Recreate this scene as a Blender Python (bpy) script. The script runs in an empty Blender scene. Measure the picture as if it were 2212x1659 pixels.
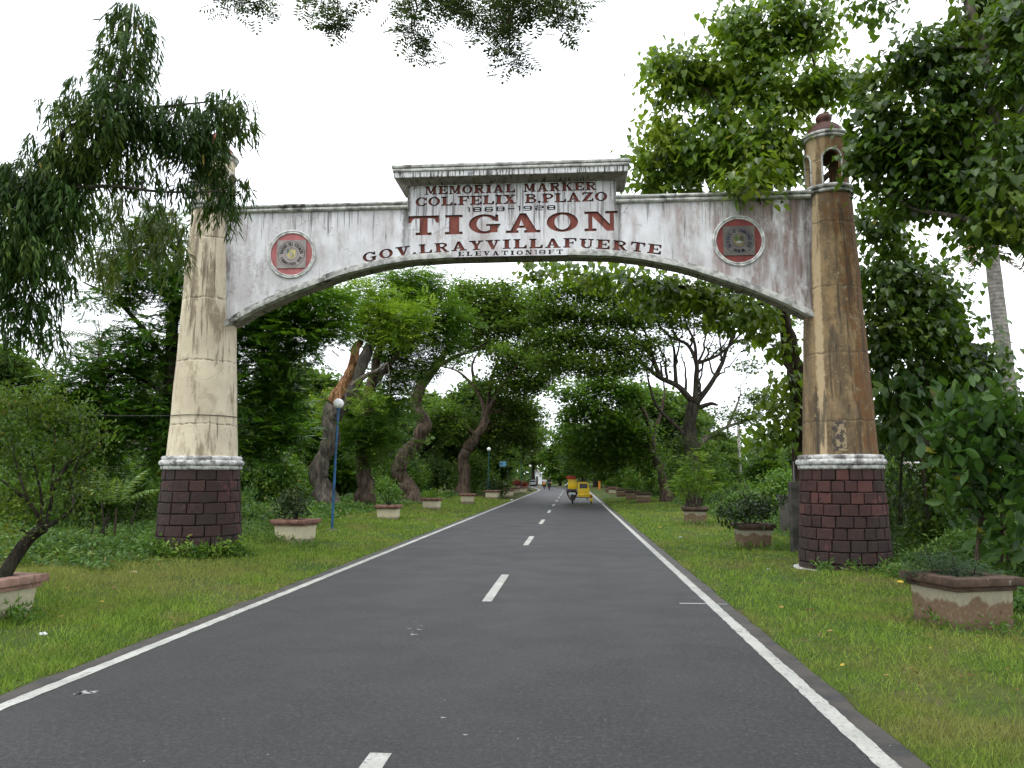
import bpy, bmesh, math, random
import numpy as np
from mathutils import Vector, Matrix
from mathutils.geometry import delaunay_2d_cdt
from math import sin, cos, pi, atan, radians

# ------------------------------------------------------------------ camera, sky, sun, exposure
S = bpy.context.scene
COL = S.collection
CAM_F = 1700.0            # focal length in units of a 2212 px wide frame
PITCH = atan(201 / CAM_F)
YAW = atan(132 * cos(PITCH) / CAM_F)
EYE = np.array([0.0, 0.0, 1.7])
cd = bpy.data.cameras.new("camera")
cd.sensor_width = 36.0
cd.lens = 36.0 * CAM_F / 2212.0
cd.clip_start = 0.1
cd.clip_end = 6000.0
cam = bpy.data.objects.new("camera", cd)
COL.objects.link(cam)
cam.location = EYE
cam.rotation_euler = (pi / 2 + PITCH, 0, YAW)
S.camera = cam

SUN_EL, SUN_AZ = radians(62), radians(215)      # azimuth clockwise from +Y
w = bpy.data.worlds.new("World")
S.world = w
w.use_nodes = True
nt = w.node_tree
bg = nt.nodes["Background"]
sky = nt.nodes.new("ShaderNodeTexSky")
sky.sky_type = 'NISHITA'
sky.sun_disc = False
sky.sun_elevation = SUN_EL
sky.sun_rotation = SUN_AZ
sky.air_density = 1.0
sky.dust_density = 2.0
cl = nt.nodes.new("ShaderNodeTexNoise")
cl.inputs["Scale"].default_value = 2.2
cl.inputs["Detail"].default_value = 3
ramp = nt.nodes.new("ShaderNodeValToRGB")
ramp.color_ramp.elements[0].position = 0.3
ramp.color_ramp.elements[0].color = (10.6, 11.3, 12.2, 1)
ramp.color_ramp.elements[1].position = 0.7
ramp.color_ramp.elements[1].color = (13.6, 13.9, 14.2, 1)
mixs = nt.nodes.new("ShaderNodeMix")
mixs.data_type = 'RGBA'
mixs.inputs[0].default_value = 0.9
nt.links.new(cl.outputs[0], ramp.inputs[0])
nt.links.new(sky.outputs[0], mixs.inputs[6])
nt.links.new(ramp.outputs[0], mixs.inputs[7])
nt.links.new(mixs.outputs[2], bg.inputs[0])
bg.inputs[1].default_value = 0.14
sd = bpy.data.lights.new("sun", 'SUN')
sd.energy = 0.9
sd.angle = radians(18)
sd.color = (1.0, 0.96, 0.9)
sun = bpy.data.objects.new("sun", sd)
COL.objects.link(sun)
sun.rotation_euler = (pi / 2 - SUN_EL, 0, pi - SUN_AZ)
S.view_settings.view_transform = 'Standard'
S.view_settings.look = 'None'
S.view_settings.exposure = 0.3
S.view_settings.gamma = 1.0
S.view_settings.use_curve_mapping = False
S.cycles.max_bounces = 7
S.cycles.diffuse_bounces = 4
S.cycles.glossy_bounces = 2
S.cycles.transmission_bounces = 4
S.cycles.transparent_max_bounces = 6
S.cycles.denoising_prefilter = 'ACCURATE'
S.cycles.caustics_reflective = False
S.cycles.caustics_refractive = False

_F = np.array([-sin(YAW) * cos(PITCH), cos(YAW) * cos(PITCH), sin(PITCH)])
_R = np.array([cos(YAW), sin(YAW), 0.0])
_U = np.cross(_R, _F)


def at(px, py, Y):
    """the point of the place at distance Y ahead that the photograph shows at px, py (2212 px wide frame)"""
    r = _F + _R * (px - 1106) / CAM_F - _U * (py - 829.5) / CAM_F
    return EYE + r * (Y / r[1])


def px_m(n, Y):
    return n * Y / CAM_F


rng = np.random.default_rng(7)
random.seed(7)

# ------------------------------------------------------------------ objects and meshes


def tag(o, label=None, cat=None, group=None, kind=None):
    if label: o["label"] = label
    if cat: o["category"] = cat
    if group: o["group"] = group
    if kind: o["kind"] = kind
    return o


def thing(name, label, cat, loc=(0, 0, 0), rz=0.0, group=None):
    o = bpy.data.objects.new(name, None)
    o.empty_display_size = 0.2
    COL.objects.link(o)
    o.location = loc
    o.rotation_euler = (0, 0, rz)
    return tag(o, label, cat, group)


def link(name, me, mat, parent=None, kind=None, label=None):
    o = bpy.data.objects.new(name, me)
    COL.objects.link(o)
    if parent is not None: o.parent = parent
    mats = mat if isinstance(mat, (list, tuple)) else [mat]
    if mat is not None and len(me.materials) == 0:
        for m in mats: me.materials.append(m)
    return tag(o, label=label, kind=kind)


def copy_tree(o, parent=None):
    c = o.copy()
    COL.objects.link(c)
    if parent is not None: c.parent = parent
    for ch in list(o.children): copy_tree(ch, c)
    return c


class MB:
    """collects shapes into one mesh; faces carry a material slot"""
    def __init__(self): self.v = []; self.f = []; self.m = []

    def add(self, vs, fs, slot=0):
        o = len(self.v)
        self.v += [tuple(map(float, p)) for p in vs]
        self.f += [tuple(i + o for i in f) for f in fs]
        self.m += [slot] * len(fs)

    def box(self, a, b, slot=0, bev=0.0, taper=0.0):
        x0, y0, z0 = a; x1, y1, z1 = b
        if bev <= 0:
            t = taper
            vs = [(x0 + t, y0 + t, z0), (x1 - t, y0 + t, z0), (x1 - t, y1 - t, z0), (x0 + t, y1 - t, z0), (x0, y0, z1), (x1, y0, z1), (x1, y1, z1), (x0, y1, z1)]
            self.add(vs, [(3, 2, 1, 0), (4, 5, 6, 7), (0, 1, 5, 4), (1, 2, 6, 5), (2, 3, 7, 6), (3, 0, 4, 7)], slot)
            return
        c = np.array([(x0 + x1) / 2, (y0 + y1) / 2, (z0 + z1) / 2]); h = np.array([x1 - x0, y1 - y0, z1 - z0]) / 2
        b_ = min(bev, h.min() * 0.9)
        bm = bmesh.new(); bmesh.ops.create_cube(bm, size=2)
        for q in bm.verts: q.co = Vector(c + np.array(q.co) * h)
        bmesh.ops.bevel(bm, geom=bm.edges[:], offset=b_, segments=2, affect='EDGES', profile=0.5)
        self.bm(bm, slot)

    def bm(self, bm, slot=0):
        bm.verts.index_update()
        self.add([q.co[:] for q in bm.verts], [tuple(q.index for q in f.verts) for f in bm.faces], slot)
        bm.free()

    def tube(self, pts, rad, n=8, slot=0, cap=True, lump=0.0):
        pts = np.array(pts, float)
        if np.isscalar(rad): rad = [rad] * len(pts)
        rad = np.array(rad, float)
        T = np.gradient(pts, axis=0); T /= np.linalg.norm(T, axis=1)[:, None] + 1e-9
        ref = np.array([0.31, 0.17, 0.93]) if abs(T[0][2]) < 0.9 else np.array([0.93, 0.31, 0.1])
        vs = []; a = np.linspace(0, 2 * pi, n, endpoint=False)
        ph = rng.uniform(0, 6, 3)
        u = np.cross(T[0], ref); u /= np.linalg.norm(u)
        for i in range(len(pts)):
            u = u - T[i] * (u @ T[i]); u /= np.linalg.norm(u) + 1e-9
            v = np.cross(T[i], u)
            rr = rad[i] * (1 + lump * (0.6 * np.sin(3 * a + ph[0] + i * .5) + 0.4 * np.sin(5 * a + ph[1] - i * .7)))
            vs += list(pts[i] + np.outer(np.cos(a) * rr, u) + np.outer(np.sin(a) * rr, v))
        fs = [(i * n + j, i * n + (j + 1) % n, (i + 1) * n + (j + 1) % n, (i + 1) * n + j) for i in range(len(pts) - 1) for j in range(n)]
        if cap: fs += [tuple(range(n - 1, -1, -1)), tuple((len(pts) - 1) * n + j for j in range(n))]
        self.add(vs, fs, slot)

    def lathe(self, prof, c=(0, 0, 0), n=32, slot=0, cap=False):
        vs = []; a = np.linspace(0, 2 * pi, n, endpoint=False)
        for r, z in prof: vs += [(c[0] + r * cos(t), c[1] + r * sin(t), c[2] + z) for t in a]
        m = len(prof)
        fs = [(i * n + j, i * n + (j + 1) % n, (i + 1) * n + (j + 1) % n, (i + 1) * n + j) for i in range(m - 1) for j in range(n)]
        if cap: fs += [tuple(range(n - 1, -1, -1)), tuple((m - 1) * n + j for j in range(n))]
        self.add(vs, fs, slot)

    def prism(self, poly, y0, y1, slot=0):
        """polygon in x,z (counter-clockwise seen from -y) from y0 (front) to y1"""
        n = len(poly)
        vs = [(x, y0, z) for x, z in poly] + [(x, y1, z) for x, z in poly]
        fs = [tuple(range(n)), tuple(range(2 * n - 1, n - 1, -1))] + [(j, j + n, (j + 1) % n + n, (j + 1) % n) for j in range(n)]
        self.add(vs, fs, slot)

    def build(self, name, mat, parent=None, smooth=False, kind=None, label=None, off=None, angle=40):
        me = bpy.data.meshes.new(name)
        v = np.array(self.v)
        if off is None and parent is not None and parent.get("world_built"): off = tuple(parent["world_built"])
        if off is not None: v = v - np.array(off)
        me.from_pydata([tuple(p) for p in v], [], self.f)
        if max(self.m, default=0): me.polygons.foreach_set("material_index", self.m)
        if smooth:
            me.shade_smooth()
            me.set_sharp_from_angle(angle=radians(angle))
        return link(name, me, mat, parent, kind, label)


def fast_mesh(name, verts, loops, starts, tint=None):
    me = bpy.data.meshes.new(name)
    me.vertices.add(len(verts)); me.vertices.foreach_set("co", np.ascontiguousarray(verts, np.float32).ravel())
    me.loops.add(len(loops)); me.loops.foreach_set("vertex_index", np.ascontiguousarray(loops, np.int32))
    me.polygons.add(len(starts)); me.polygons.foreach_set("loop_start", np.ascontiguousarray(starts, np.int32))
    me.update(calc_edges=True)
    if tint is not None:
        a = me.attributes.new("tint", 'FLOAT', 'POINT')
        a.data.foreach_set("value", np.ascontiguousarray(tint, np.float32))
    return me


# leaf shapes: vertices (across, along, lift), faces
LANCE = (np.array([(0, 0, 0), (-.5, .3, .02), (.5, .3, .02), (-.36, .68, -.03), (.36, .68, -.03), (0, 1, -.12)]), [(0, 1, 2), (1, 3, 4, 2), (3, 5, 4)])
HEART = (np.array([(0, .08, 0), (-.36, 0, .07), (-.5, .28, .09), (-.32, .62, .04), (0, 1, -.1), (.32, .62, .04), (.5, .28, .09), (.36, 0, .07)]), [(0, 4, 3, 2, 1), (0, 7, 6, 5, 4)])
OVAL = (np.array([(0, 0, 0), (-.38, .25, .05), (-.5, .55, .04), (-.25, .85, 0), (0, 1, -.06), (.25, .85, 0), (.5, .55, .04), (.38, .25, .05)]), [(0, 4, 3, 2, 1), (0, 7, 6, 5, 4)])
DIAM = (np.array([(0, 0, 0), (-.5, .5, .06), (0, 1, -.04), (.5, .5, .06)]), [(0, 3, 2, 1)])
BLADE = (np.array([(-.5, 0, 0), (.5, 0, 0), (0, 1, .25)]), [(0, 1, 2)])


def sprig(pairs=6, lw=.16, ll=.42):
    v = []; f = []
    for i in range(pairs):
        t = .15 + .8 * i / pairs
        for s in (-1, 1):
            k = len(v); L = ll * (1 - .35 * abs(t - .45))
            v += [(s * .02, t, 0), (s * L * .55, t + .03, -.02), (s * L, t + .17, -.08), (s * L * .45, t + .15, .01)]
            f.append((k, k + 1, k + 2, k + 3) if s > 0 else (k + 3, k + 2, k + 1, k))
    k = len(v); v += [(0, .93, 0), (-.1, 1.03, -.02), (0, 1.2, -.08), (.1, 1.03, -.02)]; f.append((k, k + 3, k + 2, k + 1))
    return np.array(v), f


SPRIG = sprig()
SPRIG4 = sprig(4)


def norm(a): return a / (np.linalg.norm(a, axis=1)[:, None] + 1e-9)


class Leaves:
    def __init__(self, tmpl): self.t = tmpl; self.d = []

    def add(self, P, A, N, L, W, tint):
        n = len(P)
        self.d.append([np.asarray(q, float) for q in (P, norm(A), N, np.broadcast_to(L, n), np.broadcast_to(W, n), np.broadcast_to(tint, n))])

    def arrays(self): return [np.concatenate([d[i] for d in self.d]) for i in range(6)]

    def n(self): return sum(len(d[0]) for d in self.d)

    def build(self, name, mat, parent=None, off=(0, 0, 0), kind='stuff', sel=None):
        P, A, N, L, W, tint = self.arrays()
        if sel is not None: P, A, N, L, W, tint = [q[sel] for q in (P, A, N, L, W, tint)]
        P = P - np.array(off)
        Sd = norm(np.cross(A, N)); N2 = norm(np.cross(Sd, A))
        tv, tf = self.t; k = len(tv); n = len(P)
        V = P[:, None, :] + A[:, None, :] * (tv[None, :, 1:2] * L[:, None, None]) + Sd[:, None, :] * (tv[None, :, 0:1] * W[:, None, None]) + N2[:, None, :] * (tv[None, :, 2:3] * L[:, None, None])
        loops = np.concatenate([np.array(f) for f in tf]); starts = np.cumsum([0] + [len(f) for f in tf])[:-1]
        LL = (loops[None, :] + (np.arange(n) * k)[:, None]).ravel()
        SS = (starts[None, :] + (np.arange(n) * len(loops))[:, None]).ravel()
        me = fast_mesh(name, V.reshape(-1, 3), LL, SS, np.repeat(tint, k))
        return link(name, me, mat, parent, kind)

    def build_single(self, name, mat, parent, off, idx, shared):
        """the leaves idx as objects of their own sharing the meshes in shared"""
        P, A, N, L, W, tint = self.arrays()
        Sd = norm(np.cross(A, N)); N2 = norm(np.cross(Sd, A))
        for q, i in enumerate(idx):
            o = bpy.data.objects.new(name, shared[q % len(shared)])
            COL.objects.link(o); o.parent = parent
            M = Matrix(((Sd[i][0] * W[i], A[i][0] * L[i], N2[i][0] * L[i], P[i][0] - off[0]), (Sd[i][1] * W[i], A[i][1] * L[i], N2[i][1] * L[i], P[i][1] - off[1]), (Sd[i][2] * W[i], A[i][2] * L[i], N2[i][2] * L[i], P[i][2] - off[2]), (0, 0, 0, 1)))
            o.matrix_basis = M


def leaf_meshes(tmpl, mat, n=6):
    out = []
    for i in range(n):
        tv, tf = tmpl
        loops = np.concatenate([np.array(f) for f in tf]); starts = np.cumsum([0] + [len(f) for f in tf])[:-1]
        v = tv + rng.normal(0, .015, tv.shape)
        me = fast_mesh("leaf", v, loops, starts, np.full(len(tv), (i + .5) / n))
        me.materials.append(mat); out.append(me)
    return out


def catmull(pts, n=6):
    P = np.array(pts, float)
    if len(P) < 3:
        t = np.linspace(0, 1, n + 1)[:, None]; return P[0] * (1 - t) + P[-1] * t
    P = np.vstack([2 * P[0] - P[1], P, 2 * P[-1] - P[-2]]); out = []
    for i in range(1, len(P) - 2):
        for k in range(n):
            t = k / n; a, b, c, d = P[i - 1:i + 3]
            out.append(.5 * ((2 * b) + (c - a) * t + (2 * a - 5 * b + 4 * c - d) * t * t + (3 * b - a - 3 * c + d) * t ** 3))
    out.append(P[-2]); return np.array(out)


def ball(n, power=0.45):
    d = norm(rng.normal(size=(n, 3))); return d * (rng.random(n) ** power)[:, None]


def limb(mb, pts, r0, r1, n=8, seg=5, wob=0.0, lump=0.06):
    """tapered limb along points; returns the smooth path"""
    p = catmull(pts, seg)
    if wob: p[1:-1] += rng.normal(0, wob, (len(p) - 2, 3))
    t = np.linspace(0, 1, len(p)); rad = r0 + (r1 - r0) * t ** .85
    if r0 > .2:
        kn = 1 + .13 * np.sin(t * 17 + r0 * 40) * np.sin(t * 7 + 1) + rng.normal(0, .035, len(p)); rad = rad * kn; p[1:-1] += rng.normal(0, r0 * .07, (len(p) - 2, 3)) * [1, 1, .2]
        if r0 > .3: rad = rad * (1 + .45 * np.exp(-t * 14))
    mb.tube(p, rad, max(n, 16) if r0 > .2 else n, lump=lump); return p


def wander(a, b, k=5, amp=.12, sag=0.0):
    a = np.array(a, float); b = np.array(b, float); t = np.linspace(0, 1, k)[:, None]
    p = a + (b - a) * t; L = np.linalg.norm(b - a)
    p[1:-1] += rng.normal(0, amp * L / k * 1.6, (k - 2, 3)); p[:, 2] += sag * L * np.sin(t[:, 0] * pi); return p


# ------------------------------------------------------------------ materials
class NB:
    def __init__(self, name, rough=.7, spec=.3):
        self.mat = bpy.data.materials.new(name); self.mat.use_nodes = True
        self.t = self.mat.node_tree; self.p = self.t.nodes["Principled BSDF"]
        self.p.inputs["Roughness"].default_value = rough; self.p.inputs["Specular IOR Level"].default_value = spec

    def n(self, typ, **kw):
        q = self.t.nodes.new("ShaderNode" + typ)
        for k, v in kw.items(): setattr(q, k, v)
        return q

    def put(self, sock, v):
        if isinstance(v, bpy.types.NodeSocket): self.t.links.new(v, sock)
        elif v is not None:
            if isinstance(v, (tuple, list)) and len(v) == 3 and sock.type == 'RGBA': v = (*v, 1)
            sock.default_value = v

    def coord(self, kind="Object"): return self.n("TexCoord").outputs[kind]

    def pos(self): return self.n("NewGeometry").outputs["Position"]

    def sc(self, vec, s):
        q = self.n("VectorMath", operation='MULTIPLY'); self.put(q.inputs[0], vec); self.put(q.inputs[1], s); return q.outputs[0]

    def vadd(self, a, b):
        q = self.n("VectorMath", operation='ADD'); self.put(q.inputs[0], a); self.put(q.inputs[1], b); return q.outputs[0]

    def noise(self, vec, scale=1, detail=4, rough=.55, dist=0.0):
        q = self.n("TexNoise"); self.put(q.inputs["Vector"], vec); q.inputs["Scale"].default_value = scale
        q.inputs["Detail"].default_value = detail; q.inputs["Roughness"].default_value = rough; q.inputs["Distortion"].default_value = dist
        return q.outputs[0]

    def voro(self, vec, scale=1, feature='F1'):
        q = self.n("TexVoronoi", feature=feature); self.put(q.inputs["Vector"], vec); q.inputs["Scale"].default_value = scale; return q.outputs[0]

    def rng(self, v, a, b, c=0.0, d=1.0):
        q = self.n("MapRange"); q.interpolation_type = 'SMOOTHSTEP'
        self.put(q.inputs[0], v)
        for i, k in enumerate((a, b, c, d)): q.inputs[i + 1].default_value = k
        return q.outputs[0]

    def m(self, op, a, b=None, c=None):
        q = self.n("Math", operation=op); self.put(q.inputs[0], a)
        if b is not None: self.put(q.inputs[1], b)
        if c is not None: self.put(q.inputs[2], c)
        return q.outputs[0]

    def mix(self, f, a, b, blend='MIX'):
        q = self.n("Mix", data_type='RGBA', blend_type=blend); self.put(q.inputs[0], f); self.put(q.inputs[6], a); self.put(q.inputs[7], b); return q.outputs[2]

    def xyz(self, v):
        q = self.n("SeparateXYZ"); self.put(q.inputs[0], v); return q.outputs

    def attr(self, name): return self.n("Attribute", attribute_name=name).outputs["Fac"]

    def rand(self): return self.n("ObjectInfo").outputs["Random"]

    def bump(self, h, strength=.4, dist=.02):
        q = self.n("Bump"); q.inputs["Strength"].default_value = strength; q.inputs["Distance"].default_value = dist
        self.put(q.inputs["Height"], h); self.t.links.new(q.outputs[0], self.p.inputs["Normal"]); return q

    def done(self, col=None, rough=None):
        if col is not None: self.put(self.p.inputs["Base Color"], col)
        if rough is not None: self.put(self.p.inputs["Roughness"], rough)
        return self.mat


def plain(name, col, rough=.6, spec=.3, vary=.12, scale=9, metal=0.0):
    b = NB(name, rough, spec); n = b.noise(b.coord(), scale, 4)
    b.p.inputs["Metallic"].default_value = metal
    dk = tuple(c * (1 - vary * 1.6) for c in col); lt = tuple(min(1, c * (1 + vary)) for c in col)
    return b.done(b.mix(b.rng(n, .3, .7), dk, lt))


def leaf_mat(name, dark, light, yellow=None, rough=.42, trans=.3, yfrac=.03, spec=.35):
    b = NB(name, rough, spec)
    t = b.attr("tint")
    c = b.mix(b.rng(t, 0, .9), dark, light)
    if yellow: c = b.mix(b.m('GREATER_THAN', t, 1 - yfrac), c, yellow)
    big = b.noise(b.pos(), .35, 2); c = b.mix(b.rng(big, .35, .7, 0, .45), c, tuple(v * .72 for v in dark))
    fresh = b.noise(b.pos(), .9, 3, .6); c = b.mix(b.m('MULTIPLY', b.rng(fresh, .50, .64), b.rng(t, .15, .7, .1, .75)), c, (min(.4, light[0] * 1.75 + .01), min(.5, light[1] * 1.35), light[2] * 1.1))
    b.put(b.p.inputs["Base Color"], c)
    tr = b.n("BsdfTranslucent"); g = b.mix(.5, c, (min(1, light[0] * 1.9), min(1, light[1] * 1.8), light[2] * .6)); b.put(tr.inputs[0], g)
    mx = b.n("MixShader"); mx.inputs[0].default_value = trans
    b.t.links.new(b.p.outputs[0], mx.inputs[1]); b.t.links.new(tr.outputs[0], mx.inputs[2])
    b.t.links.new(mx.outputs[0], b.t.nodes["Material Output"].inputs[0])
    return b.mat


def bark_mat(name, dark, light, scale=6, mossy=.0):
    b = NB(name, .9, .15); co = b.coord()
    n = b.noise(b.sc(co, (1, 1, .25)), scale, 6, .65); n2 = b.noise(co, scale * .35, 3)
    c = b.mix(b.rng(n, .35, .68), dark, light)
    c = b.mix(b.rng(n2, .5, .75, 0, .5), c, tuple(v * .6 for v in dark))
    if mossy: c = b.mix(b.rng(b.noise(co, 1.7, 4), .45, .65, 0, mossy), c, (.05, .075, .02))
    n4 = b.noise(b.sc(co, (1, 1, .18)), scale * 2.6, 5, .7); c = b.mix(b.rng(n4, .50, .62, 0, .7), c, tuple(v * .45 for v in dark)); b.bump(b.m('ADD', n, n4), 1.0, .07)
    return b.done(c)


# ------------------------------------------------------------------ ground, road, markings
def road_c(y): return -1.2 - .0024 * np.maximum(0, np.asarray(y, float) - 95) ** 2


def height(x, y):
    x = np.asarray(x, float); y = np.asarray(y, float); c = road_c(y)
    dl = (c - 3.3) - x; dr = x - (c + 3.28)
    far = np.clip((y - 30) / 30, 0, 1)
    zl = np.clip(dl / 3.6, 0, 1); zr = np.clip(dr / 3.0, 0, 1)
    z = np.where(dl > 0, .24 * zl ** 1.2, 0) + np.where(dr > 0, (.03 + .16 * far) * zr, 0)
    off = np.minimum(np.clip(np.maximum(dl, dr) / .5, 0, 1), 1)
    z = z + off * .022 * (np.sin(x * 2.3 + y * .7) + np.sin(x * .9 - y * 1.7 + 2)) + off * .01 * np.sin(x * 6 + y * 4.1)
    z = z + np.clip((np.abs(x + 1) - 14) / 60, 0, 1) * 1.2 * (1 + np.sin(x * .05 + y * .03))
    return np.where(np.maximum(dl, dr) > 0, z + .004 - .03 * (1 - off), -.06)


def ground():
    xs = np.unique(np.concatenate([np.linspace(-1800, -60, 12), np.linspace(-60, -16, 23), np.arange(-16, -4.4, .3), np.array([-4.51, -4.49, -1.2, 2.07, 2.09]), np.arange(2.3, 14, .3), np.linspace(14, 60, 24), np.linspace(60, 1800, 12)]))
    ys = np.unique(np.concatenate([np.linspace(-300, -10, 10), np.arange(-10, 45, .4), np.arange(45, 95, 1.5), np.arange(95, 240, 3), np.linspace(240, 2500, 14)]))
    X, Y = np.meshgrid(xs, ys); Xs = X.copy()
    near = np.abs(X + 1) < 16
    Xs = np.where(near, X + (road_c(Y) + 1.2) * np.clip(1, 0, 1), X)
    Xs = np.where(near | (Y < 95), Xs, X)
    o = np.argsort(Xs, axis=1); Xs = np.take_along_axis(Xs, o, 1)
    Z = height(Xs, Y); nx = len(xs); ny = len(ys)
    v = np.stack([Xs, Y, Z], -1).reshape(-1, 3)
    i = (np.arange(ny - 1)[:, None] * nx + np.arange(nx - 1)[None, :]).ravel()
    q = np.stack([i, i + 1, i + nx + 1, i + nx], 1)
    me = fast_mesh("ground", v, q.ravel(), np.arange(len(q)) * 4)
    me.shade_smooth()
    b = NB("ground_soil", .95, .1); p = b.pos()
    n = b.noise(p, .55, 5); n2 = b.noise(p, 9, 6); n3 = b.noise(p, 2.1, 4)
    c = b.mix(b.rng(n, .4, .62), (.050, .085, .018), (.085, .095, .028))
    c = b.mix(b.rng(n3, .56, .72, 0, .8), c, (.13, .095, .055))
    c = b.mix(b.rng(n2, .45, .8, 0, .7), c, (.035, .04, .015))
    b.bump(n2, .8, .05)
    link("ground", me, b.done(c), kind='structure')


def strip(name, x0, x1, y0, y1, z, mat, step=1.0, jag=0.0, kind='structure'):
    ys = np.arange(y0, y1 + step * .5, step) if y1 - y0 > step else np.array([y0, y1])
    ys = np.clip(ys, y0, y1); c = road_c(ys)
    j0 = rng.normal(0, jag, len(ys)); j1 = rng.normal(0, jag, len(ys))
    v = np.concatenate([np.stack([c + x0 + j0, ys, np.full(len(ys), z)], 1), np.stack([c + x1 + j1, ys, np.full(len(ys), z)], 1)])
    n = len(ys); f = np.array([(i, i + n, i + n + 1, i + 1) for i in range(n - 1)])
    me = fast_mesh(name, v, f.ravel(), np.arange(len(f)) * 4)
    return link(name, me, mat, kind=kind)


ground()
b = NB("asphalt", .68, .40); p = b.pos()
s1 = b.noise(p, 160, 3, .7); s2 = b.noise(p, 1.1, 5); s3 = b.noise(b.sc(p, (1.6, .06, 1)), 1, 3); v1 = b.voro(p, 95)
s4 = b.noise(p, 42, 3, .75); s5 = b.noise(b.sc(p, (1, .5, 1)), 6.5, 5, .7)
s1 = b.noise(p, 75, 4, .8); c = b.mix(b.rng(s1, .38, .66), (.007, .007, .0075), (.045, .045, .047))
s6 = b.noise(p, 24, 7, .88); c = b.mix(b.rng(s6, .50, .62, 0, .8), c, (.085, .085, .087)); c = b.mix(b.rng(s6, .48, .38, 0, .85), c, (.012, .012, .013))
c = b.mix(b.rng(s2, .4, .7, 0, .18), c, (.018, .018, .019))
c = b.mix(b.rng(s3, .4, .62, 0, .22), c, (.032, .032, .033))
wt = b.m('SINE', b.m('MULTIPLY', b.m('ADD', b.xyz(p)[0], 1.2), 4.0)); c = b.mix(b.rng(wt, .2, .9, 0, .2), c, (.038, .037, .038))
c = b.mix(b.rng(s4, .56, .72, 0, .5), c, (.070, .069, .07))
c = b.mix(b.rng(s5, .56, .72, 0, .35), c, (.020, .020, .022))
v2 = b.voro(p, 8); c = b.mix(b.m('LESS_THAN', v1, .13), c, (.16, .16, .16)); c = b.mix(b.m('LESS_THAN', v2, b.m('MULTIPLY', b.rng(b.noise(p, 1.3, 2), .4, .7), .07)), c, (.26, .255, .25))
cr = b.voro(b.vadd(p, b.sc(b.noise(p, 3, 4), (.5, .5, 0))), .28, 'DISTANCE_TO_EDGE')
c = b.mix(b.m('MULTIPLY', b.m('LESS_THAN', cr, .0012), b.rng(b.noise(p, .4, 2), .53, .6, 0, .5)), c, (.015, .015, .016))
ex = b.xyz(p)
edge = b.rng(b.m('ABSOLUTE', b.m('ADD', ex[0], 1.22)), 3.0, 3.2, 0, .55)
c = b.mix(b.m('MULTIPLY', edge, b.rng(b.noise(p, 2.5, 4), .3, .6)), c, (.10, .085, .07))
b.bump(s1, .9, .006)
M_ASPH = b.done(c, b.rng(s2, .3, .7, .60, .70))
strip("road", -3.3, 3.28, -40, 235, 0, M_ASPH, .35, .012)
b = NB("road_paint", .6, .3); p = b.pos()
wn = b.noise(p, 26, 6, .7); wl = b.noise(p, 2.2, 3)
c = b.mix(b.rng(wl, .3, .7), (.47, .47, .43), (.35, .35, .32))
c = b.mix(b.rng(wn, .53, .66, 0, .8), c, (.13, .13, .125))
c = b.mix(b.rng(b.noise(b.sc(p, (1, .3, 1)), 7, 4, .7), .56, .68, 0, .6), c, (.14, .135, .13))
M_LINE = b.done(c)
strip("edge_marking", -3.12, -2.99, -30, 235, .004, M_LINE, .08, .004)
strip("edge_marking", 2.98, 3.11, -30, 235, .004, M_LINE, .08, .004)
for k in range(-2, 20):
    strip("dash_marking", -.07, .07, 2.03 + 9 * k, 5.03 + 9 * k, .004, M_LINE, 1.5, .003)
b = NB("chalk_paint", .8, .2)
strip("spray_marking", 2.62, 2.97, 11.04, 11.10, .004, b.done((.42, .42, .42)), .5, 0)
strip("spray_marking", 3.12, 3.25, 11.02, 11.06, .004, b.mat, .5, 0)

sp = NB("old_paint_splash", .8, .2); M_SPL = sp.done((.30, .30, .29)); m_ = []
for px_, py_, s_ in ((893, 1371, .030), (905, 1360, .022), (884, 1358, .018), (910, 1352, .014), (897, 1344, .012), (890, 1366, .012), (184, 1497, .05), (200, 1495, .03), (172, 1499, .03), (1005, 1588, .012), (957, 1551, .014)):
    r_ = _F + _R * (px_ - 1106) / CAM_F - _U * (py_ - 829.5) / CAM_F; g_ = EYE + r_ * (-EYE[2] / r_[2]); k_ = len(m_)
    a_ = np.linspace(0, 2 * pi, 9, endpoint=False); q_ = s_ * (1 + .5 * np.sin(a_ * 3 + px_)); v_ = np.stack([g_[0] + q_ * np.cos(a_) * 1.4, g_[1] + q_ * np.sin(a_), np.full(9, .0035)], 1)
    link("paint_splash_marking", fast_mesh("paint_splash", v_, np.arange(9), [0]), M_SPL, kind='structure')


# ------------------------------------------------------------------ lettering
def RC(x0, y0, x1, y1): return [(x0, y0), (x1, y0), (x1, y1), (x0, y1)]


def EL(cx, cy, rx, ry, n=22): return [(cx + rx * cos(2 * pi * i / n), cy + ry * sin(2 * pi * i / n)) for i in range(n)]


def RB(x0, y0, x1, y1, r):
    o = []
    for cx, cy, a in ((x1 - r, y0 + r, -90), (x1 - r, y1 - r, 0), (x0 + r, y1 - r, 90), (x0 + r, y0 + r, 180)):
        o += [(cx + r * cos(radians(a + k * 30)), cy + r * sin(radians(a + k * 30))) for k in range(4)]
    return o


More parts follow.
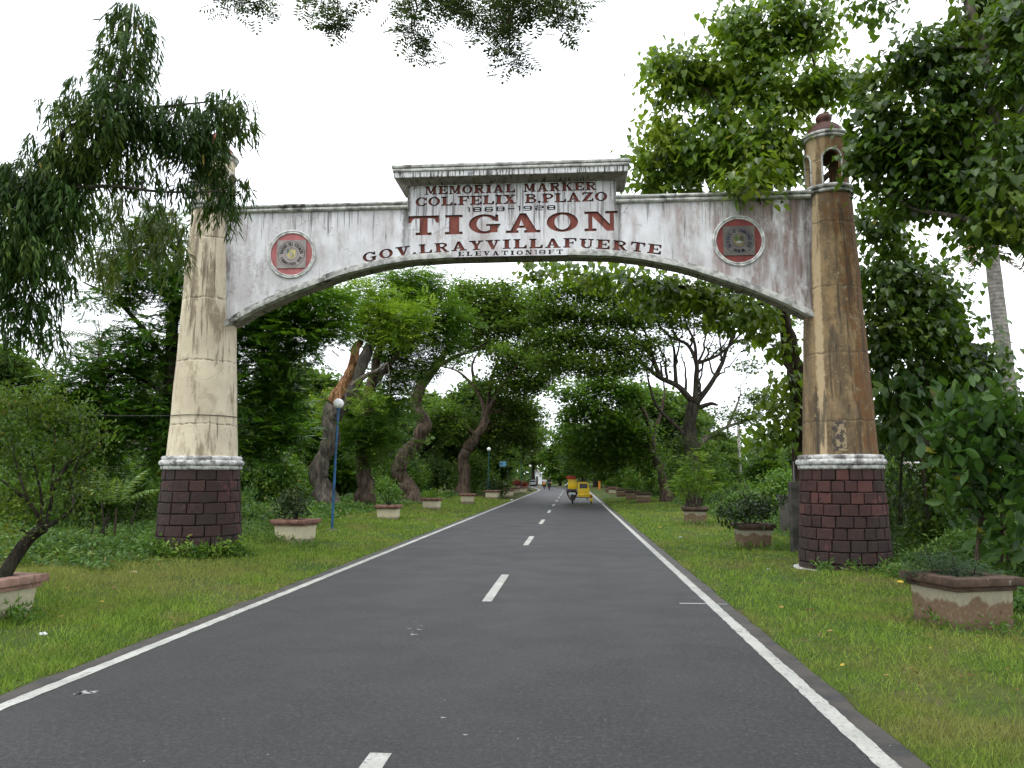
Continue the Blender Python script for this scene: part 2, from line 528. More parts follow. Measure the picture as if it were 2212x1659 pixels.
def serif_glyphs():
    st = RC(.12, 0, .43, 1); g = {}
    g['T'] = ([RC(.37, 0, .63, 1), RC(0, .86, 1, 1), RC(.24, 0, .76, .13), [(0, .62), (.09, .64), (.14, .8), (.22, .88), (0, .9)], [(1, .62), (1, .9), (.78, .88), (.86, .8), (.91, .64)]], [], [], 1)
    g['I'] = ([RC(.13, 0, .46, 1), RC(0, 0, .57, .13), RC(0, .87, .57, 1)], [], [], .57)
    g['L'] = ([st, RC(0, .87, .5, 1), RC(0, 0, .95, .14), [(.72, .12), (.95, .1), (.95, .38), (.87, .38)]], [], [], .95)
    g['E'] = ([st, RC(0, .87, .93, 1), RC(0, 0, .95, .14), RC(.3, .44, .7, .56), [(.93, .9), (.74, .9), (.84, .66), (.93, .66)], [(.74, .12), (.95, .1), (.95, .36), (.86, .36)], RC(.64, .34, .72, .66)], [], [], .95)
    g['F'] = ([st, RC(0, .87, .93, 1), RC(0, 0, .5, .13), RC(.3, .44, .7, .56), [(.93, .9), (.74, .9), (.84, .66), (.93, .66)], RC(.64, .34, .72, .66)], [], [], .93)
    g['P'] = ([st, RC(0, 0, .52, .13), RC(0, .88, .5, 1), EL(.5, .7, .44, .3), RC(.3, .4, .52, 1)], [EL(.55, .7, .17, .16), RC(.43, .53, .54, .87)], [], .94)
    g['R'] = ([st, RC(0, 0, .5, .13), RC(0, .88, .5, 1), EL(.5, .72, .42, .28), RC(.3, .44, .52, 1)], [EL(.55, .72, .16, .14), RC(.43, .57, .54, .87)], [[(.44, .46), (.74, 0), (1.04, 0), (1.04, .1), (.94, .1), (.68, .48)]], 1.04)
    g['B'] = ([st, RC(0, 0, .5, .13), RC(0, .87, .5, 1), EL(.5, .75, .38, .25), RC(.3, .5, .52, 1), EL(.52, .28, .43, .28), RC(.3, 0, .54, .56)], [EL(.5, .76, .17, .12), RC(.43, .64, .52, .88), EL(.54, .28, .19, .16), RC(.43, .12, .56, .44)], [], .95)
    g['O'] = ([EL(.5, .5, .5, .5, 30)], [EL(.5, .5, .25, .38, 26)], [], 1)
    g['C'] = ([EL(.5, .5, .5, .5, 30)], [EL(.52, .5, .26, .38, 26), RC(.6, .33, 1.1, .66)], [RC(.84, .62, .94, .97)], .97)
    g['G'] = ([EL(.5, .5, .5, .5, 30)], [EL(.52, .5, .27, .38, 26), RC(.6, .38, 1.1, .66)], [RC(.56, .39, 1.02, .49), RC(.68, .06, .93, .45), RC(.85, .62, .95, .97)], 1.02)
    g['A'] = ([[(.08, 0), (.26, 0), (.36, .25), (.6, .25), (.68, 0), (1.0, 0), (.62, 1), (.42, 1)], RC(-.02, 0, .38, .13), RC(.56, 0, 1.08, .13)], [[(.4, .37), (.55, .37), (.47, .68)]], [], 1.08)
    g['N'] = ([RC(.12, 0, .25, 1), RC(.8, 0, .93, 1), [(.1, 1), (.7, 0), (.93, 0), (.93, .12), (.42, 1)], RC(0, .87, .42, 1), RC(0, 0, .38, .13), RC(.66, .87, 1.05, 1)], [], [], 1.05)
    g['M'] = ([RC(.1, 0, .23, 1), RC(.8, 0, 1.06, 1), [(.1, 1), (.5, .1), (.66, .1), (.38, 1)], [(.82, 1), (.5, .1), (.66, .1), (1.0, 1)], RC(0, 0, .34, .13), RC(.7, 0, 1.16, .13), RC(0, .87, .36, 1), RC(.84, .87, 1.16, 1)], [], [], 1.16)
    g['V'] = ([[(.08, 1), (.42, 0), (.58, 0), (.92, 1), (.76, 1), (.58, .36), (.4, 1)], RC(-.02, .87, .52, 1), RC(.62, .87, 1.04, 1)], [], [], 1.02)
    g['Y'] = ([[(.08, 1), (.37, .44), (.63, .44), (.9, 1), (.73, 1), (.57, .6), (.38, 1)], RC(.37, 0, .63, .48), RC(-.02, .87, .48, 1), RC(.62, .87, 1.02, 1), RC(.25, 0, .75, .13)], [], [], 1)
    g['X'] = ([[(.08, 1), (.62, 0), (.96, 0), (.4, 1)], [(.1, 0), (.28, 0), (.93, 1), (.76, 1)], RC(0, .87, .48, 1), RC(.62, .87, 1, 1), RC(0, 0, .42, .13), RC(.54, 0, 1.06, .13)], [], [], 1.04)
    g['K'] = ([st, RC(0, .87, .5, 1), RC(0, 0, .5, .13), [(.34, .4), (.95, 1), (.76, 1), (.34, .56)], [(.46, .56), (.7, 0), (1.02, 0), (.62, .68)], RC(.62, .87, 1.02, 1), RC(.6, 0, 1.08, .13)], [], [], 1.06)
    g['U'] = ([RC(.12, .3, .38, 1), RC(.74, .3, .87, 1), EL(.495, .36, .375, .36, 26)], [EL(.56, .36, .18, .24), RC(.43, .36, .74, 1.02)], [RC(0, .87, .5, 1), RC(.6, .87, 1, 1)], 1)
    g['Z'] = ([RC(.05, .86, .92, 1), RC(.04, 0, .96, .14), [(.56, .88), (.06, .12), (.42, .12), (.9, .88)], [(.05, .9), (.05, .66), (.13, .66), (.24, .9)], [(.96, .1), (.76, .1), (.87, .36), (.96, .36)]], [], [], .98)
    g['.'] = ([EL(.13, .12, .13, .13, 12)], [], [], .26)
    g['-'] = ([RC(0, .38, .8, .6)], [], [], .8)
    g['D'] = ([st, EL(.45, .5, .5, .5, 26), RC(0, .87, .5, 1), RC(0, 0, .5, .13)], [EL(.45, .5, .26, .38), ], [RC(.12, 0, .43, 1)], .95)
    o8 = RB(0, 0, 1, 1, .25); lo = RB(.2, .19, .8, .40, .09); hi = RB(.2, .60, .8, .81, .09)
    g['8'] = ([o8], [lo, hi], [], 1)
    g['6'] = ([o8], [lo, hi, RC(.8, .58, 1.1, .74)], [], 1)
    g['9'] = ([o8], [lo, hi, RC(-.1, .26, .2, .42)], [], 1)
    g['2'] = ([o8], [lo, hi, RC(-.1, .58, .2, .74), RC(.8, .15, 1.1, .42)], [], 1)
    g['S'] = ([o8], [lo, hi, RC(.8, .58, 1.1, .74), RC(-.1, .26, .2, .42)], [], 1)
    g['1'] = ([RC(.14, 0, .3, 1), RC(0, .82, .2, 1)], [], [], .3)
    return g


GLY = serif_glyphs()


def ccw(p):
    a = sum(p[i][0] * p[(i + 1) % len(p)][1] - p[(i + 1) % len(p)][0] * p[i][1] for i in range(len(p)))
    return p if a > 0 else p[::-1]


def cdt(polys, extra=()):
    vs = []; fs = []
    for p in polys:
        p = ccw(p); fs.append(list(range(len(vs), len(vs) + len(p)))); vs += [Vector((a, b_)) for a, b_ in p]
    vs += [Vector(q) for q in extra]
    v, e, f, ov, oe, of = delaunay_2d_cdt(vs, [], fs, 0, 1e-5, True)
    return v, f, [set(x) for x in of]


def place(ch, fn):
    a, s, a2, wd = GLY[ch]
    return [[[fn(x, y) for x, y in p] for p in grp] for grp in (a, s, a2)]


def bound(tris):
    cnt = {}
    for t in tris:
        for i in range(3):
            e = (t[i], t[(i + 1) % 3])
            if (e[1], e[0]) in cnt: del cnt[(e[1], e[0])]
            else: cnt[e] = 1
    return list(cnt)


def layout(text, x0, x1, base, h, asp, tilt=False):
    """letters of one line spread from x0 to x1; base(x) gives the baseline"""
    ws = [(GLY[c][3] if c != ' ' else .55) * h * asp for c in text]
    gap = (x1 - x0 - sum(ws)) / (len(text) - 1); x = x0; out = []
    for c, wd in zip(text, ws):
        if c != ' ':
            xm = x + wd / 2; sl = (base(xm + .05) - base(xm - .05)) / .1 if tilt else 0.0; z0 = base(xm); an = atan(sl)
            out.append(place(c, lambda u, v, x=x, xm=xm, z0=z0, an=an: (xm + (x + u * h * asp - xm) * cos(an) - v * h * sin(an), z0 + (x + u * h * asp - xm) * sin(an) + v * h * cos(an))))
        x += wd + gap
    return out


# ------------------------------------------------------------------ the gateway
XC = -1.19; YF = 15.1; YB = 15.58; YP = 15.35
GATE = thing("memorial_gateway", "weathered concrete arch spanning the road with red memorial lettering and two brick-footed pillars", "archway", (XC, YP, 0))
GATE["world_built"] = (XC, YP, 0.0)
GO = np.array((XC, YP, 0.0))


def arch_z(x):
    d = np.abs(np.asarray(x, float) - XC)
    return np.interp(d, [0, 1.2, 2.0, 2.6, 3.4, 4.5, 5.2, 5.75], [6.04, 6.035, 6.0, 5.915, 5.735, 5.34, 5.03, 4.72])


# weathered white wall; object coordinates have the road centre at x = 0 and the ground at z = 0
b = NB("weathered_white_wall", .88, .2); co = b.coord(); q = b.xyz(co)
st1 = b.noise(b.sc(co, (1, 1, .09)), 7, 5, .6); st2 = b.noise(b.sc(co, (1, 1, .045)), 21, 3, .6); blot = b.noise(co, 1.5, 6, .62); fine = b.noise(co, 17, 5, .7)
stv = b.noise(b.sc(co, (1, 1, .4)), 2.4, 6, .7)
c = b.mix(b.rng(blot, .3, .7), (.76, .76, .785), (.60, .59, .60))
rightness = b.rng(q[0], 1.8, 5.6, 0, 1)
pink = b.m('MULTIPLY', b.rng(b.m('ADD', stv, b.m('MULTIPLY', rightness, .13)), .50, .66), b.rng(st1, .32, .6))
c = b.mix(b.m('MULTIPLY', b.rng(b.noise(b.sc(co, (1, 1, .25)), 1.9, 6, .7), .46, .60), b.m('ADD', .36, b.m('MULTIPLY', rightness, .34))), c, (.36, .33, .325))
c = b.mix(b.m('MULTIPLY', pink, b.m('ADD', .5, b.m('MULTIPLY', rightness, .45))), c, (.27, .185, .165))
leftbot = b.m('MULTIPLY', b.rng(q[0], -3.6, -5.6), b.rng(fine, .42, .62))
c = b.mix(b.m('MULTIPLY', b.m('MULTIPLY', leftbot, b.rng(stv, .38, .6)), .6), c, (.36, .30, .31))
dn = b.rng(q[2], 6.2, 7.15, .0, .10)
centre = b.m('MULTIPLY', b.rng(b.m('ABSOLUTE', q[0]), 2.4, 1.2, 0, 1), .045)
dirt = b.rng(b.m('ADD', st2, b.m('ADD', dn, centre)), .62, .76)
c = b.mix(b.m('MULTIPLY', dirt, .72), c, (.10, .088, .088))
j = b.m('ABSOLUTE', b.m('SUBTRACT', b.m('ABSOLUTE', b.m('ADD', q[0], b.m('MULTIPLY', b.m('SUBTRACT', fine, .5), .12))), 2.1))
c = b.mix(b.m('MULTIPLY', b.rng(j, .11, .03), b.rng(st1, .35, .6, .3, .9)), c, (.075, .066, .055))
ends = b.rng(b.m('ADD', b.m('ABSOLUTE', q[0]), b.m('MULTIPLY', b.m('SUBTRACT', st1, .5), .6)), 5.50, 5.78)
c = b.mix(b.m('MULTIPLY', ends, b.rng(stv, .36, .56, .25, .9)), c, (.10, .09, .085))
c = b.mix(b.m('MULTIPLY', b.rng(fine, .60, .7, 0, .5), b.rng(blot, .5, .6)), c, (.12, .10, .10))
ck = b.voro(b.vadd(co, b.sc(b.noise(co, 4, 3), (.35, .35, .35))), 1.1, 'DISTANCE_TO_EDGE')
c = b.mix(b.m('MULTIPLY', b.m('LESS_THAN', ck, .005), b.rng(b.noise(co, .9, 2), .5, .56, 0, .7)), c, (.2, .18, .17))
b.bump(fine, .5, .01)
M_WALL = b.done(c)
b = NB("moulding_concrete", .9, .2); co = b.coord()
n1 = b.noise(co, 6, 6, .7); n2 = b.noise(co, 1.3, 3)
c = b.mix(b.rng(n1, .35, .62), (.26, .255, .24), (.62, .62, .59))
c = b.mix(b.m('MULTIPLY', b.rng(n2, .52, .66), b.rng(n1, .62, .45)), c, (.07, .07, .065))
b.bump(n1, .6, .015)
M_MOULD = b.done(c)
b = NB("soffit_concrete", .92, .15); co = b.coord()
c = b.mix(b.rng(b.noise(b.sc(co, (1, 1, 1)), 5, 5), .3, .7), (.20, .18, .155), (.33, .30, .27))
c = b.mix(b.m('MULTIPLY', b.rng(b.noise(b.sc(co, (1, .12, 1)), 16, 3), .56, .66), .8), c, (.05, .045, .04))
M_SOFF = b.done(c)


def letter_mat(name, col, dk):
    b = NB(name, .8, .2); co = b.coord()
    c = b.mix(b.rng(b.noise(co, 7, 4), .3, .7), col, tuple(v * .75 for v in col))
    return b.done(b.mix(b.rng(b.noise(b.sc(co, (1, 1, .12)), 9, 4), .55, .68, 0, .75), c, dk))


M_RED = letter_mat("faded_red_paint", (.27, .085, .065), (.05, .035, .032))
M_BLK = letter_mat("black_paint", (.028, .022, .022), (.015, .012, .012))
M_GRIME_SHADE = plain("recess_grime_shade", (.022, .018, .018), .95)  # grime, with the shade inside the letter recesses put into the near-black colour

# letter outlines
gov = lambda x: float(np.interp(x, [-4.2, -3.6, -3.0, -2.2, -1.2, 0, .7, 1.2, 1.8], [5.955, 6.06, 6.12, 6.165, 6.185, 6.18, 6.13, 6.08, 5.99]))
LINES = [("MEMORIAL MARKER", -2.92, .51, lambda x: 7.34, .175, 1.18, M_RED, False), ("COL.FELIX B.PLAZO", -3.11, .72, lambda x: 7.10 + .003 * (x + 3), .19, 1.27, M_RED, False),
         ("1868-1928", -2.06, -.3, lambda x: 6.955, .10, 1.7, M_BLK, False), ("TIGAON", -3.25, .92, lambda x: 6.505, .40, 1.55, M_RED, False),
         ("GOV.LRAYVILLAFUERTE", -4.15, 1.74, gov, .195, 1.42, M_RED, True), ("ELEVATION18FT", -2.24, -.16, lambda x: 6.056, .092, 1.35, M_BLK, False)]
letters = []
for tx, x0, x1, bs, h, asp, mat, tilt in LINES:
    for L in layout(tx, x0, x1, bs, h, asp, tilt): letters.append((L, mat, h))

XL, XR, ZT, ZC = -7.06, 4.67, 7.11, 7.56
arch_x = np.linspace(XL, XR, 61)
outline = [(x, float(arch_z(x))) for x in arch_x] + [(XR, ZT), (XC + 2.09, ZT), (XC + 2.09, ZC), (XC - 2.09, ZC), (XC - 2.09, ZT), (XL, ZT)]
polys = [outline]; own = []
for L, mat, h in letters:
    rec = []
    for grp in L:
        ids = []
        for p in grp: ids.append(len(polys)); polys.append(p)
        rec.append(set(ids))
    own.append(rec)
cv, cf, co_ = cdt(polys)


def inside(of, rec): return (of & rec[0] and not of & rec[1]) or bool(of & rec[2])


wall_f = []; let_f = [[] for _ in letters]
for f, of in zip(cf, co_):
    if 0 not in of: continue
    hit = False
    for k, rec in enumerate(own):
        if inside(of, rec): let_f[k].append(tuple(f)); hit = True; break
    if not hit: wall_f.append(tuple(f))
wb = MB()
wb.add([(q[0], YF, q[1]) for q in cv], wall_f)
n = len(outline)
wb.add([(x, YF, z) for x, z in outline] + [(x, YB, z) for x, z in outline], [(j, j + n, (j + 1) % n + n, (j + 1) % n) for j in range(60)], 1)
wb.add([(x, YF, z) for x, z in outline] + [(x, YB, z) for x, z in outline], [(j, j + n, (j + 1) % n + n, (j + 1) % n) for j in range(60, n)], 0)
ax = list(zip(arch_x, [float(arch_z(x)) for x in arch_x]))
back = [(x, YB, z) for x, z in ax] + [(x, YB, ZT) for x, z in ax]
wb.add(back, [(j, j + 61, j + 62, j + 1) for j in range(60)])
wb.box((XC - 2.09, YB - .1, ZT + .002), (XC + 2.09, YB - .003, ZC - .003))
span = wb.build("arch_wall", [M_WALL, M_SOFF], GATE)
DEP = .045
for (L, mat, h), tr in zip(letters, let_f):
    if not tr: continue
    d = DEP if h > .12 else .025
    used = sorted({i for t in tr for i in t}); rm = {i: k for k, i in enumerate(used)}
    m = MB(); m.add([(cv[i][0], YF + d, cv[i][1]) for i in used], [tuple(rm[i] for i in t) for t in tr])
    eb = bound(tr)
    for a, c_ in eb:
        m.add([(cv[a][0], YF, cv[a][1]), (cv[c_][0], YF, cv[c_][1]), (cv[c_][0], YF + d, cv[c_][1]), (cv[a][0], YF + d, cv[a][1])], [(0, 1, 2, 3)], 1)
    o = m.build("letter", [mat, M_GRIME_SHADE], GATE)


def sweep(mb, path, prof, slot=0, closed=False):
    """profile (outward normal offset, y) along a path in x,z; faces joined round the profile"""
    P = np.array(path, float); T = np.gradient(P, axis=0); T /= np.linalg.norm(T, axis=1)[:, None]
    N = np.stack([-T[:, 1], T[:, 0]], 1); k = len(prof); vs = []
    for i in range(len(P)): vs += [(P[i][0] + N[i][0] * a, y, P[i][1] + N[i][1] * a) for a, y in prof]
    fs = [(i * k + j, (i + 1) * k + j, (i + 1) * k + (j + 1) % k, i * k + (j + 1) % k) for i in range(len(P) - 1) for j in range(k)]
    fs += [tuple(range(k)), tuple((len(P) - 1) * k + j for j in range(k - 1, -1, -1))]
    mb.add(vs, fs, slot)


def rolls(z0, z1, y, out, n=2):
    """profile of stacked half-round rolls on the front"""
    o = []
    for i in range(n):
        a = z0 + (z1 - z0) * i / n; r = (z1 - z0) / n / 2
        o += [(a + r - r * cos(t), y - out * (.75 + .25 * i) * sin(t) - .02) for t in np.linspace(0.15, pi - .15, 6)]
    return o


# arch moulding, left and right of the plain middle
for a, c_ in ((XL, -2.36), (-.06, XR)):
    m = MB(); xs = np.linspace(a, c_, 34); pth = [(x, float(arch_z(x))) for x in xs]
    prof = [(-.012, YF + .12), (-.012, YF - .05), (.035, YF - .055), (.038, YF - .035), (.075, YF - .038), (.079, YF - .02), (.115, YF - .018), (.118, YF + .02)]
    sweep(m, pth, prof); m.build("arch_moulding", M_MOULD, GATE)
# cornices on the wings
for a, c_ in ((XL + .05, XC - 2.07), (XC + 2.07, XR - .05)):
    m = MB(); pr = rolls(-.06, .10, YF, .075) + [(.10, YB + .06), (-.03, YB + .06), (-.06, YB + .003)]
    sweep(m, [(a, ZT), ((a + c_) / 2, ZT), (c_, ZT)], pr); m.build("wing_cornice", M_MOULD, GATE)
# crowning canopy over the middle
hw = 2.30; m = MB()
m.box((XC - hw, 14.78, 7.585), (XC + hw, 15.92, 7.70), bev=.012)
m2 = MB(); m2.box((XC - hw - .035, 14.745, 7.70), (XC + hw + .035, 15.955, 7.765), bev=.03); m2.box((XC - hw - .05, 14.73, 7.767), (XC + hw + .05, 15.97, 7.845), bev=.035)
m2.build("canopy_moulding", M_MOULD, GATE, smooth=True)
b = NB("canopy_face", .9, .2); co = b.coord(); q = b.xyz(co)
c = b.mix(b.rng(b.noise(b.sc(co, (1, 1, .1)), 26, 3), .46, .6), (.62, .62, .62), (.10, .095, .09))
m.build("canopy_fascia", b.done(c), GATE)
m = MB()
a0 = [(XC - hw + .02, 14.80, 7.583), (XC + hw - .02, 14.80, 7.583), (XC + hw - .02, 15.90, 7.583), (XC - hw + .02, 15.90, 7.583)]
a1 = [(XC - 2.095, YF - .004, 7.53), (XC + 2.095, YF - .004, 7.53), (XC + 2.095, YB + .004, 7.53), (XC - 2.095, YB + .004, 7.53)]
m.add(a0 + a1, [(j, (j + 1) % 4, (j + 1) % 4 + 4, j + 4)[::-1] for j in range(4)] + [(0, 1, 2, 3)]); m.build("canopy_soffit", M_SOFF, GATE)


# seals
M_RIM = plain("seal_rim_paint", (.60, .60, .58), .85, .25, .3, 7)
def disc(m, cx, cz, r, y, n=40, slot=0): m.add([(cx + r * cos(2 * pi * k / n), y, cz + r * sin(2 * pi * k / n)) for k in range(n)], [tuple(range(n))], slot)


def ring(m, cx, cz, R, y, r, n=48, k=8, slot=0):
    pts = []
    for i in range(n):
        a = 2 * pi * i / n
        for j in range(k):
            t = 2 * pi * j / k; rr = R + r * cos(t); pts.append((cx + rr * cos(a), y + r * sin(t), cz + rr * sin(a)))
    m.add(pts, [(i * k + j, i * k + (j + 1) % k, ((i + 1) % n) * k + (j + 1) % k, ((i + 1) % n) * k + j) for i in range(n) for j in range(k)], slot)


def annulus(m, cx, cz, r0, r1, y, n=48, slot=0):
    m.add([(cx + r * cos(2 * pi * k / n), y, cz + r * sin(2 * pi * k / n)) for r in (r0, r1) for k in range(n)], [(k, (k + 1) % n, (k + 1) % n + n, k + n) for k in range(n)], slot)


def flat_glyph(m, ch, fn, y, slot):
    a, s, a2 = place(ch, fn); ps = a + s + a2; ia = set(range(len(a))); is_ = set(range(len(a), len(a) + len(s))); i2 = set(range(len(a) + len(s), len(ps)))
    v, f, of = cdt(ps); keep = [tuple(t) for t, o_ in zip(f, of) if (o_ & ia and not o_ & is_) or o_ & i2]
    m.add([(q[0], y, q[1]) for q in v], keep, slot)


def arc_text(m, text, cx, cz, r, h, a0, a1, y, slot, flip=False, wd=.7):
    for i, ch in enumerate(text):
        if ch == ' ': continue
        a = radians(a0 + (a1 - a0) * i / (len(text) - 1)); W = GLY[ch][3]
        if not flip: fn = lambda u, v, a=a: (cx + (r + v * h) * cos(a) + (u - W / 2) * h * wd * sin(a), cz + (r + v * h) * sin(a) - (u - W / 2) * h * wd * cos(a))
        else: fn = lambda u, v, a=a: (cx + (r + h - v * h) * cos(a) - (u - W / 2) * h * wd * sin(a), cz + (r + h - v * h) * sin(a) + (u - W / 2) * h * wd * cos(a))
        flat_glyph(m, ch, fn, y, slot)


def seal(cx, cz, disc_col, plq_col, txt, low, ink, emblem):
    M_D = letter_mat("seal_red", disc_col, tuple(v * .6 for v in disc_col)); m = MB(); m.add([(cx + .45 * cos(2 * pi * k / 40), YF - .006, cz + .45 * sin(2 * pi * k / 40)) for k in range(40)], [tuple(range(40))])
    s = m.build("seal", M_D, GATE)
    s["world_built"] = tuple(GO)
    m = MB(); ring(m, cx, cz, .445, YF - .012, .017); ring(m, cx, cz, .485, YF - .012, .022); m.build("seal_rim", M_RIM, s, smooth=True, off=GO)
    m = MB(); m.box((cx - .30, YF - .022, cz - .29), (cx + .30, YF - .008, cz + .29)); m.build("plaque", plain("plaque_face", plq_col, .5, .4, .15, 5), s, off=GO)
    m = MB(); y = YF - .0245
    annulus(m, cx, cz, .268, .276, y); annulus(m, cx, cz, .128, .134, y)
    arc_text(m, txt, cx, cz, .17, .075, *low[1], y, 0)
    arc_text(m, low[0], cx, cz, .175, .065, *low[2], y, 0, True)
    k = m.build("lettering", plain(ink[0], ink[1], .7), s, kind='stuff', off=GO)
    m = MB(); mats = []
    for i, (poly, col, nm) in enumerate(emblem):
        mats.append(plain(nm, col, .6)); m.add([(cx + x, y - .0015 * (i + 1), cz + z) for x, z in poly], [tuple(range(len(poly)))], i)
    m.build("emblem", mats, s, off=GO)


sh = [(-.09, .09), (-.085, -.02), (-.05, -.075), (0, -.105), (.05, -.075), (.085, -.02), (.09, .09)][::-1]
seal(-5.63, 6.17, (.48, .17, .17), (.34, .30, .28), "BAYAN NG TIGAON", ("CAMARINES SUR", (172, 8), (-158, -22)), ("seal_ink", (.03, .03, .035)),
     [(sh, (.52, .45, .2), "emblem_yellow"), ([(-.09, .09), (-.03, .09), (-.06, .03), (-.085, .0)], (.06, .15, .18), "emblem_teal"), (EL(.0, -.01, .035, .06, 12), (.42, .38, .28), "emblem_buff"), ([(.02, -.07), (.04, -.03), (.055, -.01), (.045, .0), (.03, -.03), (.012, -.07)], (.04, .04, .04), "emblem_black")])
seal(3.24, 6.24, (.24, .065, .06), (.135, .118, .10), "PROVINCE OF CAMARINES SUR", ("OFICIAL SEAL", (214, -34), (-116, -62)), ("seal_blue_ink", (.02, .025, .05)),
     [([(x * 1.15, z * 1.15) for x, z in sh], (.16, .13, .05), "emblem_olive"), ([(-.09, .095), (-.01, .095), (-.01, .01), (-.09, -.01)], (.07, .11, .03), "emblem_green"), ([(.01, .095), (.09, .095), (.09, -.01), (.01, .01)], (.06, .06, .04), "emblem_dark"), ([(-.06, -.04), (0, -.005), (.06, -.035), (0, -.05)], (.35, .42, .45), "emblem_pale_blue")])

# pillars
b = NB("pillar_plaster", .85, .25); co = b.coord(); q = b.xyz(co)
# left pillar is the paler one: q.x < 0
lf = b.m('LESS_THAN', q[0], 0.0)
u = b.noise(b.sc(co, (1, 1, .22)), 3.4, 7, .68); u2 = b.noise(b.sc(co, (1, 1, .05)), 11, 4, .6); u3 = b.noise(co, 9, 6, .7); u4 = b.noise(co, 1.1, 3)
cr_ = b.mix(b.rng(u4, .35, .65), (.72, .635, .47), (.58, .50, .37))
cl_ = b.mix(b.m('MULTIPLY', b.rng(u, .50, .62), b.rng(u3, .32, .5, .25, .85)), cr_, (.24, .19, .125))
hi = b.rng(q[2], 4.2, 6.6, -.03, .10)
cl_ = b.mix(b.m('MULTIPLY', b.rng(b.m('ADD', u2, hi), .575, .68), .8), cl_, (.14, .11, .08))
cl_ = b.mix(b.rng(b.noise(b.sc(co, (1, 1, .6)), 3.2, 6, .72), .53, .66, 0, .5), cl_, (.36, .29, .20))
rb = b.mix(b.rng(b.m('ADD', u, b.m('MULTIPLY', b.m('SUBTRACT', u3, .5), .5)), .36, .56), (.29, .20, .105), (.125, .09, .052))
rb = b.mix(b.rng(b.noise(b.sc(co, (1, 1, .5)), 5, 6, .7), .47, .6, 0, .6), rb, (.19, .145, .085))
edge_x = b.m('ADD', q[0], b.m('MULTIPLY', q[2], .048))
rust = b.m('MULTIPLY', b.rng(b.m('ADD', edge_x, b.m('ADD', b.m('MULTIPLY', b.m('SUBTRACT', u, .5), 1.1), b.m('MULTIPLY', b.m('SUBTRACT', b.noise(co, 3.5, 5, .7), .5), .9))), 6.42, 6.60), b.rng(u3, .62, .46, .15, .95))
rb = b.mix(b.m('MULTIPLY', rust, .9), rb, (.145, .065, .022))
ql = b.m('ADD', q[0], b.m('MULTIPLY', b.m('SUBTRACT', u3, .5), .10)); ql = b.m('ADD', ql, b.m('MULTIPLY', q[2], -.02))
rb = b.mix(b.m('MULTIPLY', b.m('MULTIPLY', b.rng(ql, 5.80, 5.77), b.rng(ql, 5.66, 5.69)), b.rng(u3, .3, .42)), rb, (.46, .35, .21))
rb = b.mix(b.rng(b.m('MULTIPLY', b.rng(b.m('ABSOLUTE', b.m('SUBTRACT', q[2], 2.45)), .33, .25), b.rng(b.m('ABSOLUTE', b.m('SUBTRACT', q[0], 6.02)), .14, .1)), .5, .9, 0, .8), rb, b.mix(b.rng(b.noise(co, 11, 3), .48, .52), (.05, .045, .05), (.33, .26, .16)))
rb = b.mix(b.m('MULTIPLY', b.rng(u2, .53, .63), .75), rb, (.05, .042, .034))
rb = b.mix(b.rng(u3, .60, .68, 0, .6), rb, (.46, .34, .18))
c = b.mix(lf, rb, cl_)
wob = b.m('ADD', q[2], b.m('MULTIPLY', b.m('SUBTRACT', b.noise(co, 5, 4), .5), .13))
pj = b.m('ABSOLUTE', b.m('SUBTRACT', b.m('FRACT', b.m('MULTIPLY', b.m('ADD', wob, .45), 1 / 1.27)), .5))
c = b.mix(b.m('MULTIPLY', b.rng(pj, .018, .002), b.rng(u3, .44, .56, .0, .85)), c, (.11, .085, .06))
c = b.mix(b.rng(b.voro(b.vadd(co, b.sc(b.noise(co, 3, 4), (.4, .4, .4))), 1.1, 'DISTANCE_TO_EDGE'), .005, .001, 0, .35), c, (.12, .09, .06))
b.bump(b.m('ADD', u3, b.m('MULTIPLY', b.rng(pj, .03, .0), -.7)), .6, .015)
M_PIL = b.done(c)
b = NB("pedestal_brick", .85, .3); r = b.rand(); co = b.coord(); n1 = b.noise(co, 9, 6, .65); n2 = b.noise(co, 2.3, 3); q = b.xyz(co)
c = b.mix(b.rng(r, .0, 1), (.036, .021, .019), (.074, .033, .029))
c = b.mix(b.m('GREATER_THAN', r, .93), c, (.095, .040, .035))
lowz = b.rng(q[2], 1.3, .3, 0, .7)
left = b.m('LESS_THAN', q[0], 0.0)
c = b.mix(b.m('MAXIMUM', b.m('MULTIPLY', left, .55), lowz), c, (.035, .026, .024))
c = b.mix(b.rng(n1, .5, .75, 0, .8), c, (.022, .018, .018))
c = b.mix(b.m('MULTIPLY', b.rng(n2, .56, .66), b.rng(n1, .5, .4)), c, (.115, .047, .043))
b.bump(n1, .8, .02)
M_BRICK = b.done(c)
M_MORT = plain("pedestal_mortar", (.014, .012, .012), .95)
b = NB("ring_concrete", .8, .3); co = b.coord(); n1 = b.noise(co, 7, 6, .7)
M_RING = b.done(b.mix(b.rng(n1, .36, .6), (.13, .12, .115), (.62, .62, .60)))
b = NB("dome_paint", .6, .35); co = b.coord(); q = b.xyz(co); n1 = b.noise(co, 6, 5, .6)
M_DOME = b.done(b.mix(b.m('LESS_THAN', q[0], 0.0), b.mix(b.rng(n1, .3, .7), (.060, .024, .022), (.105, .045, .035)), b.mix(b.rng(n1, .3, .7), (.27, .05, .05), (.36, .09, .08))))


